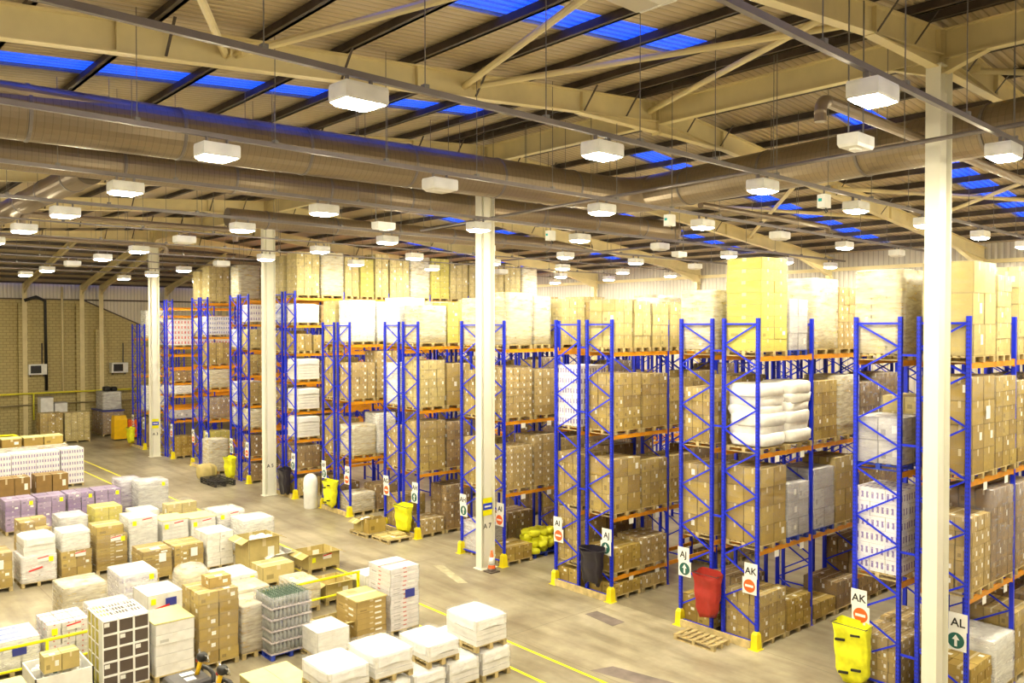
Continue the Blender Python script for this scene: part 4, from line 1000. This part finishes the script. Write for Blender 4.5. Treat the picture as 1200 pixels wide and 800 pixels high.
# white and purple packs, rear left
for i, (y, h) in enumerate([(-7.78, 1.97), (-8.9, 1.93), (-10.0, 1.93), (-11.1, 1.9)]):
    FL('white pack stack with purple marks, %s from the right in the rear row' % ORD[i], 'roll', 'roll_pack', -31.0, y, 1.2, 1.08, h, detail=False, wrap=None)
for i, y in enumerate([-8.15, -9.1, -10.1, -11.1]):
    t = thing('yellow_topped_carton', 'yellow-topped carton on stock behind the purple and white packs, %s from the right' % ORD[i], 'carton', (-33.7, y, 2.05))
    build('carton', MB().box((0, 0, 0), (.9, .9, .42)), 'kraft', t); build('lid', MB().box((-.01, -.01, .42), (.91, .91, .47)), 'yellow_card', t)
FL('tall wrapped stock under the yellow-topped cartons in the rear row', 'carton', 'kraft_pale', -32.6, -11.3, 1.3, 4.2, 2.045, (.6, .7, .4), detail=False, wrap=2)
FL('yellow carton tower cut by the left picture edge, behind the packs', 'carton', 'kraft_yellow', -34.0, -12.4, 1.2, 1.1, 2.9, (.6, .55, .3), detail=False)
for i, (y, d) in enumerate([(-9.35, 1.4), (-10.95, 1.35)]):
    FL('brown carton pair with yellow tape in front of the white packs, %s one' % ['right', 'left'][i], 'carton', 'kraft_dark', -28.9, y, 1.1, d, 1.05, (.55, .7, .9), tags='', wrap=None)
# purple row
for i, (y, h, d) in enumerate([(-13.35, 1.33, 1.1), (-12.05, 1.36, 1.08), (-10.9, 1.36, 1.04), (-9.8, 1.36, 1.02), (-8.72, 1.36, 1.02)]):
    FL('purple film-wrapped load, %s from the left in the purple row' % ORD[i], 'carton', 'purple_film', -21.3, y, 1.15, d, h, (.58, .52, .2), tags='Y')
FL('purple wrapped load standing farthest back at the end of the purple row', 'carton', 'purple_film', -22.0, -7.55, 1.15, .95, 1.55, (.58, .5, .25), wrap=2)
FL('grey and lilac wrapped load right of the purple row', 'carton', 'grey_card', -21.0, -7.05, 1.1, 1.22, 1.55, (.55, .4, .35), wrap=2, tags='Y')
# third row back
Xr = -17.2
FL('low brown cartons in film, left, in front of the purple row', 'carton', 'kraft', Xr, -12.3, 1.15, .95, 1.25, (.58, .48, .3), missing=.3)
FL('grey film-wrapped block behind the wrapped white load, left', 'carton', 'grey_card', Xr, -11.05, 1.1, .95, 1.25, (.55, .95, .5), wrap=2)
FL('yellow-brown carton layer on wrapped load before the purple row', 'carton', 'kraft_yellow', Xr, -9.85, 1.1, 1.0, 1.42, (.55, .5, .3), tags='')
FL('white wrapped block with dark lid right of the purple row', 'carton', 'white_card', Xr, -8.45, 1.0, .95, 1.1, (.5, .45, .3), wrap=2)
t = FL('open brown box full of white bags behind the four white cartons', 'carton', 'kraft_pale', Xr, -7.2, 1.1, 1.2, 1.2, (.55, .6, .5), wrap=1, missing=.4)
FL('low flat brown carton at the back right end of the floor stock', 'carton', 'kraft_pale', -16.6, -5.65, 1.0, 1.3, .8, (1.0, .65, .3), wrap=2, missing=.2)
# main row (edge towards the camera at X = -13.2)
X = -13.2
FL('brown carton load with a diamond label cut by the left edge', 'carton', 'kraft', X, -14.35, 1.15, 1.05, 1.22, (.58, .52, .3), tags='p')
FL('striped white load with red tapes on a light pallet, far left', 'carton', 'print_card', X, -13.07, 1.15, 1.0, .98, (.57, .5, .27), wrap=2, tags='YrR')
FL('white film bale resting on the striped white load', 'slab', 'kraft', X - .06, -13.0, 1.05, .92, .62, pal=None, z0=.985)
FL('wrapped load of white over brown with yellow square, beside the bale', 'carton', 'kraft', X, -11.93, 1.12, .93, .95, (.56, .46, .27), tags='r')
FL('white wrapped top block with film skirt on the brown cartons', 'carton', 'white_card', X - .04, -11.9, 1.0, .85, .62, (.5, .85, .3), pal=None, z0=.955, wrap=2, tags='')
FL('tall brown carton load with tilted paper label and yellow square', 'carton', 'kraft', X, -10.88, 1.12, .99, 1.27, (1.12, .99, .10), tags='Yr')
FL('flat brown carton on top of the tall brown carton load', 'carton', 'kraft', X - .08, -10.85, .98, .88, .30, (.98, .88, .3), pal=None, z0=1.275, wrap=1)
WR = [(-9.81, 1.73, 'tallest white carton load with red tape beside tall brown cartons'), (-8.73, 1.45, 'white carton load with yellow top and red tape, second of the row'), (-7.72, 1.38, 'white carton load with yellow top and red tape, third of the row'), (-6.75, 1.49, 'white carton load with red scribbles at the right end of the row')]
for i, (y, h, lb) in enumerate(WR):
    FL(lb, 'carton', 'white_card' if i < 3 else 'print_card', X, y, 1.12, [.92, .92, .9, 1.0][i], h, (1.12, [.92, .92, .9, 1.0][i], .12), wrap=2 if i in (0, 3) else None, tags='yr')
for i, (y, h) in enumerate([(-8.73, 1.455), (-7.72, 1.385)]):
    solo('card_lid', MB().box((X - 1.12, y, h), (X + .0, y + .91, h + .03)), 'yellow_card', 'pale yellow card lid on the %s white carton load' % ['second', 'third'][i], 'lid')
# next row at X = -11.2
X = -11.2
FL('brown carton load with paper sheets, left of the pair', 'carton', 'kraft', X, -10.03, 1.12, .94, 1.02, (1.12, .94, .15), tags='p')
FL('brown carton load with paper sheets, right of the pair', 'carton', 'kraft', X, -9.02, 1.1, .98, 1.03, (.55, .49, .18), tags='p')
FL('white wrapped carton tower, narrow one before the yellow-topped cartons', 'carton', 'white_card', X, -7.95, 1.1, .93, 1.27, (.55, .46, .22), wrap=1, name='wrapped_pallet_load')
FL('white wrapped carton tower with rounded top, rightmost before the open floor', 'carton', 'white_card', X - .7, -6.35, 1.1, 1.15, 1.35, (.55, .4, .22), wrap=2, name='wrapped_pallet_load')
def open_box(x0, y0, z0, w, d, h, label, mat='kraft_pale', flaps=True, filler=None, pal='wood', tags='', cat='carton', name='open_carton', rz=0.0):
    t = thing(name, label, cat, (x0, y0, z0 + .001), rz)
    zb = 0
    if pal: put('pallet', pallet_mesh(w, d, 'wood'), t); zb = .144
    th = .02; H = h
    mb = MB().box((0, 0, zb), (w, th, H)).box((0, d - th, zb), (w, d, H)).box((0, th, zb), (th, d - th, H)).box((w - th, th, zb), (w, d - th, H)).box((th, th, zb), (w - th, d - th, zb + .02))
    build('box', mb, mat, t)
    if flaps:
        for p, q, ax in (((0, 0, H), (w, -.02, H + .02), 'a'), ((0, d, H), (w, d + .02, H), 'b')):
            mb = MB(); s = -1 if ax == 'a' else 1; yy = 0 if ax == 'a' else d
            mb.hexa([(0, yy, H), (w, yy, H), (w, yy + s * .26, H - .12), (0, yy + s * .26, H - .12), (0, yy, H + .012), (w, yy, H + .012), (w, yy + s * .26, H - .108), (0, yy + s * .26, H - .108)]); build('flap', mb, mat, t)
        mb = MB().hexa([(w, 0, H), (w + .2, 0, H + .05), (w + .2, d, H + .05), (w, d, H), (w, 0, H + .012), (w + .2, 0, H + .062), (w + .2, d, H + .062), (w, d, H + .012)]); build('flap', mb, mat, t)
    if filler:
        mb = MB()
        for i in range(9):
            fx, fy = random.uniform(.1, w - .35), random.uniform(.1, d - .35); soft_box(mb, (fx, fy, H - .3), (fx + .28, fy + .26, H - .04 + random.uniform(-.05, .08)), .7, jit=.12)
        build('filling', mb, filler, t, smooth=True, kind='stuff')
    if tags: tag_labels(t, w, d, H - zb, zb, tags)
    return t
open_box(-11.1, -7.0, 0, 1.1, 1.1, 1.12, 'open yellow-brown bin of papers inside a milky bag, beside white towers', 'kraft_pale', True, 'fabric_white')
# loads at X = -8.8 and -7
FL('lilac film-wrapped pack stack with dark prints on top, behind white red-taped carton', 'roll', 'roll_pack', -8.9, -11.36, 1.3, 1.03, 1.03, wrap=2, tags='Y')
FL('yellowish carton stack in milky film with blue-white base, left of lilac stack', 'carton', 'kraft_pale', -8.6, -12.95, 1.15, 1.1, 1.05, (.57, .37, .2), wrap=2)
FL('large white carton with two red tapes and blue label', 'carton', 'white_card', -7.0, -11.25, 1.2, .98, .86, (1.2, .98, .7), wrap=None, tags='yRb')
t = thing('film_heap', 'crumpled heap of clear film behind the large white red-taped carton', 'film', (-9.2, -9.9, 0))
mb = MB(); soft_box(mb, (0, 0, 0), (1.1, .95, 1.1), .6, jit=.08); build('film', mb, 'wrap_milky', t, smooth=True)
mb = MB(); soft_box(mb, (.1, .1, 0), (.95, .8, .9), .6, jit=.05); build('bagged_goods', mb, 'kraft_pale', t, smooth=True)
FL('low white load with loose papers and red tape, before the white towers', 'carton', 'white_card', -7.6, -8.85, 1.2, 1.05, .75, (.6, .52, .3), wrap=2, tags='YR', missing=.3)
FL('brown wooden-lidded carton right of the low white load', 'carton', 'kraft_pale', -8.2, -7.35, .9, 1.1, .66, (.9, 1.1, .45), wrap=None)
open_box(-9.75, -5.5, 0, 1.1, 1.15, .62, 'open brown box with red-edged paper, nearest the open floor behind the rail', 'kraft_pale', True, None, tags='yr')
open_box(-10.6, -6.2, 0, .9, .7, .55, 'white-bagged open carton left of the open brown box', 'white_card', True, 'fabric_white')
# beyond the yellow rail, X = -5.6
X = -5.7
FL('white load with pale blue striped top at the lower left edge', 'carton', 'white_card', X, -15.3, 1.15, 1.15, .86, (.57, .38, .34), wrap=2, tags='yb')
solo('striped_sheet', MB().box((X - 1.15, -15.3, .865), (X, -14.15, .88)), 'blue_pack', 'pale blue and white striped sheet lying on the lower left load', 'sheet')
FL('film-wrapped load with yellow labels behind the yellow rail', 'carton', 'print_card', X, -14.0, 1.1, .95, 1.05, (.55, .3, .13), wrap=1, tags='ry')
FL('white and lilac wrapped stack behind the lattice of black trays', 'carton', 'print_card', X - .6, -12.75, 1.1, 1.0, .95, (.55, .5, .2), wrap=2)
FL('flat brown parcel row behind the bottle pallet', 'carton', 'kraft_pale', X - .3, -9.3, 1.0, 1.15, .8, (.5, .57, .4), wrap=2)
FL('pale wrapped cartons right behind the bottle pallet', 'carton', 'kraft_pale', X + .5, -7.7, 1.1, .75, .9, (.55, .37, .5), wrap=2)
open_box(-6.4, -6.65, 0, 1.0, .9, .62, 'open yellow-brown carton with white flap, right end of the yellow rail', 'kraft_pale', True, None)
FL('small white carton with round print left of the tall slab stack', 'carton', 'white_card', -5.0, -5.55, .8, .75, .75, (.8, .75, .6), wrap=None, tags='')
# yellow rail
t = thing('guard_rail', 'yellow tubular guard rail between the floor stock rows', 'guard rail')
mb = MB().tube([(-4.75, -17.5, 1.03), (-4.75, -5.9, 1.03)], .035, 10); build('top_rail', mb, 'rail_yellow', t, smooth=True)
mb = MB().tube([(-4.75, -17.5, .5), (-4.75, -5.9, .5)], .03, 10); build('lower_rail', mb, 'rail_yellow', t, smooth=True)
for y in (-17.4, -14.2, -12.0, -9.8, -7.9, -5.95):
    mb = MB().box((-4.79, y - .03, 0), (-4.71, y + .03, 1.03)).box((-4.85, y - .09, 0), (-4.65, y + .09, .012)); build('post', mb, 'rail_yellow', t)
solo('floor_plate', MB().box((-4.6, -14.7, 0.001), (-3.6, -13.5, .03)), 'rail_yellow', 'yellow plate on the floor below the yellow rail', 'floor plate')
# front row of floor stock, X = -3.1
X = -3.1
t = thing('tray_tower', 'tower of black-fronted white-edged trays at the lower left', 'tray stack', (X - 1.2, -13.45, .001), 0)
put('pallet', pallet_mesh(1.2, 1.0), t)
w, d = 1.2, 1.0; nz = 5; dz = (1.70 - .144) / nz
for k in range(nz):
    z = .144 + k * dz
    nyy = 3; 
    for j in range(nyy):
        ya, yb = j * d / nyy, (j + 1) * d / nyy
        mb = MB(); e = .022
        mb.box((w - .3, ya, z), (w, yb, z + e)).box((w - .3, ya, z + dz - e), (w, yb, z + dz)).box((w - .3, ya, z + e), (w, ya + e, z + dz - e)).box((w - .3, yb - e, z + e), (w, yb, z + dz - e))
        tr_ = build('tray', mb, 'plastic_white', t)
        build('tray_front', MB().box((w - .28, ya + e, z + e), (w - .02, yb - e, z + dz - e)), 'brown_dark', tr_)
        if (j + k) % 3 == 1: build('tray_label', MB().box((w - .02, ya + .04, z + dz - .14), (w - .014, ya + .15, z + dz - .05)), 'label_white', tr_)
    for i in range(3):
        xa, xb = i * .3, (i + 1) * .3
        mb = MB().box((xa, 0, z), (xb, .3, z + .02)).box((xa, 0, z + .02), (xa + .02, .3, z + dz)).box((xb - .02, 0, z + .02), (xb, .3, z + dz))
        tr_ = build('tray', mb, 'plastic_white', t); build('tray_front', MB().box((xa + .02, .02, z + .02), (xb - .02, .28, z + dz)), 'kraft_yellow', tr_)
build('core', MB().box((.0, .3, .146), (.9, d, 1.68)), 'brown_dark', t)
mb = MB()
for i in range(4): mb.box((i * .3 - (.02 if i else 0), 0, 1.70), (i * .3 + .02, d, 1.725))
for j in range(16): mb.box((0, j * d / 15 - .005, 1.70), (.9, j * d / 15 + .012, 1.72))
for j in range(4): mb.box((0, min(j * d / 3, d - .03), 1.70), (w, min(j * d / 3, d - .03) + .03, 1.725))
build('top_slats', mb, 'plastic_white', t)
FL('white paper-wrapped block with pale yellow top beside the tray tower', 'carton', 'white_card', X, -12.33, 1.1, .92, 1.35, (1.1, .92, .25), wrap=None, detail=True)
solo('card_lid', MB().box((X - 1.1, -12.33, 1.356), (X, -11.41, 1.385)), 'yellow_card', 'pale yellow card lid on the block beside the tray tower', 'lid')
FL('tall brown carton stack in film, behind the ride-on trucks', 'carton', 'kraft', X, -11.3, 1.1, .99, 1.86, (.55, .495, .29), wrap=1)
t = thing('small_carton', 'single brown carton with white label on the tall brown stack', 'carton', (X - .75, -10.95, 1.872)); build('body', MB().box((0, 0, 0), (.5, .55, .25)), 'kraft_label', t)
FL('narrow brown wrapped stack between brown cartons and bottle pallet', 'carton', 'kraft', X, -10.22, 1.0, .72, 1.32, (.5, .72, .22), wrap=2, missing=0)
FL('pallet of bottles in five tiers under film', 'bottle', 'glass_bottle', -2.55, -9.72, .98, 1.08, 1.55, wrap=3, pal='blue')
# boxes right of the bottles
FL('white shrink-wrapped carton right of the bottle pallet', 'carton', 'white_card', -1.75, -8.9, .95, .9, .72, (.95, .9, .6), wrap=1)
open_box(-3.1, -8.35, 0, .9, .9, .62, 'low open yellow-brown box behind the small white carton', 'kraft_pale', True, None)
FL('pale brown carton load with white square labels, before the slab stack', 'carton', 'kraft_label', -1.9, -7.7, 1.06, .9, 1.17, (1.06, .9, .14), wrap=None)
solo('card_lid', MB().box((-2.96, -7.7, 1.176), (-1.88, -6.78, 1.205)), 'kraft_pale', 'pale brown lid on the carton load with white squares', 'lid')
FL('tall stack of white flat packs with red prints', 'carton', 'print_card', -1.98, -6.62, 1.1, .93, 1.80, (1.1, .93, .115), wrap=1, tags='b')
# white slab loads, front right: lower and upper tiers
lows = [-6.6, -7.55, -8.5, -9.45, -10.45]
for i, y in enumerate(lows):
    FL('white wrapped flat-pack load on the floor tier, %s from the right' % ORD[i], 'slab', 'kraft', 1.85, y, 1.12, .86, .72, tags='')
ups = [(-6.78, .73, 1.53, .93), (-8.13, .73, 1.28, .86), (-9.48, .73, 1.40, .95), (-10.58, .73, 1.34, .95)]
for i, (y, z, top, d) in enumerate(ups):
    FL('white wrapped flat-pack load on the upper tier, %s from the right' % ORD[i], 'slab', 'kraft', 1.85, y, 1.15, d, top - z, z0=z, tags='')
for i, y in enumerate([-6.4, -7.4, -8.4]):
    FL('white wrapped flat-pack load on the floor behind the front tier, %s from the right' % ORD[i], 'slab', 'kraft', .62, y, 1.1, .9, .62)
# near foreground boxes
t = thing('large_carton', 'large pale carton with taped lid at the bottom edge beside the bottle pallet', 'carton', (-.88, -11.25, .001))
put('pallet', pallet_mesh(1.3, 1.1), t); build('body', MB().box((0, 0, .146), (1.3, 1.1, .60)), 'kraft_pale', t); build('lid', MB().box((-.01, -.01, .60), (1.31, .545, .63)).box((-.01, .555, .60), (1.31, 1.11, .63)), 'yellow_card', t)
for i, y in enumerate([-14.62, -14.27]):
    t = thing('small_carton', 'small yellow-brown carton on the white bin, %s of the two' % ['left', 'right'][i], 'carton', (-3.5, y, .86)); build('body', MB().box((0, 0, 0), (.42, .34, .36)), 'kraft_pale', t)
t = thing('waste_bin', 'white wire bin of green and white waste under two small cartons', 'bin', (-4.3, -14.8, .001))
mb = MB().box((0, 0, 0), (1.25, 1.15, .04)).box((0, 0, 0), (1.25, .03, .8)).box((0, 1.12, 0), (1.25, 1.15, .8)).box((0, 0, 0), (.03, 1.15, .8)).box((1.22, 0, 0), (1.25, 1.15, .8)); build('bin', mb, 'plastic_white', t)
mb = MB(); random.seed(5)
for i in range(26):
    fx, fy = random.uniform(.05, 1.0), random.uniform(.05, .9); soft_box(mb, (fx, fy, .55), (fx + .2, fy + .2, .7 + random.uniform(0, .14)), .7, mat=random.choice(['fabric_white', 'sign_green', 'fabric_white']), n=3)
build('waste', mb, 'fabric_white', t, kind='stuff')
t = thing('small_carton', 'yellow-brown carton in the bottom left corner', 'carton', (-3.1, -15.6, .001)); build('body', MB().box((0, 0, 0), (.6, .55, .95)), 'kraft_yellow', t); build('lid', MB().box((0, 0, .95), (.6, .55, .96)), 'yellow_card', t)

# ------------------------------------------------------------------ ride-on pallet trucks at the bottom edge
def truck(x, y, rz, label):
    t = thing('pallet_truck', label, 'pallet truck', (x, y, 0), rz)
    mb = MB()
    mb.ring_loft([[(-.38, -.40, z), (.38, -.40, z), (.42, 0, z), (.38, .42, z), (-.38, .42, z), (-.42, 0, z)] if s == 1 else [(-.38 * s, -.40 * s, z), (.38 * s, -.40 * s, z), (.42 * s, 0, z), (.38 * s, .42 * s, z), (-.38 * s, .42 * s, z), (-.42 * s, 0, z)] for z, s in ((.08, 1), (.75, 1), (.86, .94), (.90, .8))])
    build('battery_cover', mb, 'dark_grey', t)
    mb = MB().box((-.40, -.46, .1), (.40, -.40, .55)).box((-.44, -.42, .3), (-.40, .42, .5)); build('chassis', mb, 'truck_yellow', t)
    mb = MB().tube([(-.40, .38, .70), (-.30, .44, .92), (0, .46, .95), (.30, .44, .92), (.40, .38, .70)], .05, 8); build('bumper', mb, 'black', t, smooth=True)
    mb = MB().tube([(0, .18, .85), (0, .26, 1.10), (-.02, .30, 1.22)], .05, 8); tl = build('tiller', mb, 'truck_yellow', t, smooth=True)
    mb = MB(); soft_box(mb, (-.12, .2, 1.14), (.12, .42, 1.34), .8); build('control_head', mb, 'black', tl, smooth=True)
    mb = MB().tube([(-.08, .3, 1.28), (-.24, .34, 1.32), (-.26, .36, 1.20), (-.08, .36, 1.16)], .018, 8).tube([(.08, .3, 1.28), (.24, .34, 1.32), (.26, .36, 1.20), (.08, .36, 1.16)], .018, 8); build('handle', mb, 'chrome', tl, smooth=True)
    mb = MB(); soft_box(mb, (-.16, .22, 1.10), (-.08, .30, 1.18), .9); build('red_button', mb, 'sack_red', tl, smooth=True)
    mb = MB().box((-.22, -.1, .902), (-.06, .18, .91)).box((.06, -.1, .902), (.24, .1, .91)); build('label', mb, 'label_white', t)
    for s in (-1, 1):
        mb = MB().box((s * .24 - .09, -2.2, .05), (s * .24 + .09, -.42, .11)); build('fork', mb, 'truck_yellow', t)
        mb = MB().lathe([(.05, 0), (.08, .02), (.08, .06), (.05, .08)], (0, 0, 0), 14); w_ = build('wheel', mb, 'black', t, (s * .3, .3, .08)); w_.rotation_euler = (0, PI / 2, 0)
    return t
truck(-.86, -12.4, 0, 'black and yellow ride-on pallet truck with chrome-looped tiller, rear one at bottom left')
truck(.1, -12.35, 0, 'black and yellow ride-on pallet truck, front one cut by the bottom edge')

# ------------------------------------------------------------------ things at the rack ends
def waste_sack(x0, x1, z0, z1, mat, label, y=-.08, straps=True, n=14, bot=.72, lean=0.0):
    t = thing('waste_sack', label, 'waste sack', ((x0 + x1) / 2, y, z0)); w = (x1 - x0) / 2; h = z1 - z0
    rings = []; N = 36; random.seed(int(abs(x0) * 100)); ph = random.uniform(0, 6)
    for k in range(n):
        f = k / (n - 1); ww = w * (bot + (1 - bot) * f) * (.80 + .20 * min(1, f * 7)); dd = .17 * (.55 + .45 * min(1, f * 6)) * (1.0 if f < .8 else 1.0 + (f - .8))
        rings.append([(lean * (1 - f) * w + ww * math.copysign(abs(math.cos(a)) ** .45, math.cos(a)), -.20 + (dd + .022 * math.sin(a * 7 + ph + f * 3)) * math.copysign(abs(math.sin(a)) ** .6, math.sin(a)) + .02 * math.sin(f * 14 + a),
                       f * h + (.07 * math.sin(a * 2 + ph) if k == 0 else 0) + (.05 * math.sin(a) + .03 * math.sin(a * 3 + ph) if k == n - 1 else 0)) for a in [2 * PI * j / N for j in range(N)]])
    mb = MB().ring_loft(rings, None, caps=False); mb.face([j for j in range(N)][::-1])
    build('sack', mb, mat, t, smooth=True)
    mb = MB().tube([(-w * .96, -.04, h * .98), (-w * .96, -.36, h * .985), (w * .96, -.36, h * .985), (w * .96, -.04, h * .98)], .012, 6); build('frame', mb, 'dark_grey', t)
    if straps:
        for sx, sz in ((-.48, .70), (.42, .84), (-.38, .12), (.42, .22)):
            sw = sx * w * (bot + (1 - bot) * sz) + lean * (1 - sz) * w; mb = MB().bar((sw - .11, -.39, sz * h), (sw + .11, -.39, sz * h + .03), .05, .05, up=(0, 0, 1)); build('strap', mb, 'black', t)
    return t
waste_sack(7.12, 7.98, .15, 1.42, 'sack_yellow', 'fluorescent yellow waste sack hung under the AK no-entry sign', bot=.86, lean=.12)
waste_sack(3.15, 3.98, .60, 1.72, 'sack_red', 'red waste sack hanging between the AJ and AK signs', straps=False)
waste_sack(-1.06, -.2, .48, 1.55, 'sack_black', 'black waste sack hanging under the AJ sign', straps=False)
waste_sack(-11.3, -10.3, .25, 1.25, 'sack_yellow', 'bright yellow waste sack on the rack end by the AH sign', straps=False)
waste_sack(-17.1, -16.1, .32, 1.42, 'sack_yellow', 'yellow waste sack with black grips beside the tall white bin')
waste_sack(-21.5, -20.6, .2, 1.4, 'sack_black', 'black waste sack on the rack end right of column A 5', straps=False)
waste_sack(-28.1, -27.0, .15, 1.2, 'sack_yellow', 'yellow waste sack behind the low black pallet', straps=False)
waste_sack(-44.9, -43.9, .3, 1.3, 'sack_yellow', 'yellow waste sack on the farthest left rack end', straps=False)
t = thing('traffic_cone', 'orange and white traffic cone at the foot of column A 7', 'traffic cone', (-4.85, -.72, 0))
build('base', MB().box((-.2, -.2, 0), (.2, .2, .04)), 'brown_dark', t)
build('cone', MB().lathe([(.14, .04), (.135, .1), (.03, .72), (.0, .73)], n=20), 'cone_orange', t, smooth=True)
build('white_band', MB().lathe([(.116, .24), (.118, .24), (.078, .50), (.076, .50)], n=20), 'plastic_white', t, smooth=True)
build('dark_foot', MB().lathe([(.145, .04), (.147, .045), (.14, .13), (.138, .13)], n=20), 'brown_dark', t, smooth=True)
t = thing('white_bin', 'tall rounded white bin standing left of the yellow sack with black grips', 'bin', (-18.1, -.45, 0))
mb = MB()
rings = [[(r_ * math.cos(a) * .85, r_ * math.sin(a) * .8, z) for a in [2 * PI * j / 20 for j in range(20)]] for r_, z in ((.36, 0), (.38, .03), (.4, 1.15), (.37, 1.34), (.28, 1.48), (.12, 1.56))]
mb.ring_loft(rings); build('body', mb, 'plastic_white', t, smooth=True)
# loose pallets and boxes on the floor in front of the racks
def bare_pallet(x, y, w, d, rz, label, mat='wood', z=0.0):
    t = thing('wooden_pallet' if mat == 'wood' else 'plastic_pallet', label, 'pallet', (x, y, z + .001), rz); put('pallet_body', pallet_mesh(w, d, mat), t); return t
bare_pallet(3.05, -1.05, 1.25, .72, .03, 'empty wooden pallet lying before the AJ to AK rack end')
t = bare_pallet(-12.75, -1.55, 1.25, 1.1, 0, 'wooden pallet under two open brown cartons on the floor')
open_box(-12.6, -1.45, .145, .6, .75, .48, 'open brown carton on the floor pallet, left of two', 'kraft_pale', True, 'fabric_white', pal=None)
open_box(-11.95, -1.4, .145, .38, .8, .55, 'brown carton on the floor pallet, right of two', 'kraft', False, None, pal=None)
bare_pallet(-11.35, -1.4, 1.2, 1.05, 0, 'wooden pallet topped with flat card beside the yellow sack')
solo('flat_card', MB().box((-11.3, -1.35, .146), (-10.2, -.40, .17)).box((-11.0, -.9, .17), (-10.4, -.42, .25)), 'kraft_pale', 'flat card and slip sheets lying on the pallet by the yellow sack', 'card')
bare_pallet(-27.7, -1.85, 2.0, 1.1, 0, 'low black pallet stack on the floor left of column A 5', 'pallet_black'); bare_pallet(-27.7, -1.85, 2.0, 1.1, 0, 'second black pallet stacked on the low black pallet', 'pallet_black', .146)
mb = MB(); soft_box(mb, (-28.9, -1.7, .0), (-27.75, -.8, .85), .5, jit=.03); solo('bagged_load', mb, 'kraft_pale', 'pale bagged bundle beside the low black pallets', 'bag', smooth=True)
t = thing('small_carton', 'small orange and white carton on goods behind the AI sign upright', 'carton', (-2.2, .35, .605)); build('body', MB().box((0, 0, 0), (.3, .35, .2)), 'plastic_white', t); build('orange_side', MB().box((.301, .02, .02), (.305, .33, .2)), 'sign_orange', t)
# pallet of yellow bags in the AI aisle
t = thing('bagged_pallet_load', 'bright yellow bags heaped on a blue pallet, left of the AI no-entry sign', 'pallet load', (-6.1, 1.42, .001), .02)
put('pallet', pallet_mesh(1.05, 1.2, 'pallet_blue'), t); random.seed(9)
for k in range(4):
    for i in range(3):
        for j in range(3):
            mb = MB(); q = .12 * k * .5; soft_box(mb, (0, 0, 0), (.36, .40, .24), .75, n=4, jit=.10)
            b_ = build('bag', mb, 'sack_yellow', t, (.02 + q * .6 + i * (.33 - q * .3) + random.uniform(-.04, .04), .0 + q * .6 + j * (.39 - q * .3) + random.uniform(-.04, .04), .14 + k * .18), smooth=True); b_.rotation_euler = (random.uniform(-.2, .2), random.uniform(-.2, .2), random.uniform(-.6, .6))
# tall pale load on floor by the AC rack end
FL('tall pale cream carton tower before the left end of the AE rack', 'carton', 'kraft_pale', -29.6, -.6, 1.0, 1.1, 1.95, (1.0, 1.1, .2), wrap=2)
FL('brown carton stack by the rack end right of column A 3', 'carton', 'kraft', -36.0, -.2, .1, .1, .2) if False else None
# yellow pallet truck far left
t = thing('electric_pallet_truck', 'yellow electric pallet truck parked by the brick wall', 'pallet truck', (-48.6, .2, 0))
build('body', MB().ring_loft([[(-.4, -.45, .1), (.4, -.45, .1), (.4, .45, .1), (-.4, .45, .1)], [(-.4, -.45, 1.5), (.4, -.45, 1.5), (.4, .45, 1.5), (-.4, .45, 1.5)], [(-.3, -.4, 1.8), (.3, -.4, 1.8), (.3, .4, 1.8), (-.3, .4, 1.8)]]), 'truck_yellow', t)
build('panel', MB().box((-.35, .5, .1), (.42, 1.2, 1.45)), 'sign_orange', t); build('mast', MB().box((-.35, 1.25, .1), (.4, 1.75, 1.2)), 'black', t)
build('step', MB().box((-.4, .4, .05), (.5, 1.9, .16)), 'dark_grey', t); build('tiller', MB().tube([(.2, 1.0, 1.4), (.1, 1.9, 1.7), (.0, 2.5, 1.2)], .05, 8), 'dark_grey', t)
# yellow stair rail far left
t = thing('handrail', 'short yellow handrail behind the purple-marked packs at far left', 'handrail')
for z in (1.55, 1.9): build('rail', MB().tube([(-40, -9.3, z), (-40, -8.2, z), (-39.6, -7.6, z - .35)], .05, 8), 'rail_yellow', t, smooth=True)
for y in (-9.2, -8.2): build('post', MB().tube([(-40, y, 0), (-40, y, 1.9)], .045, 8), 'rail_yellow', t, smooth=True)
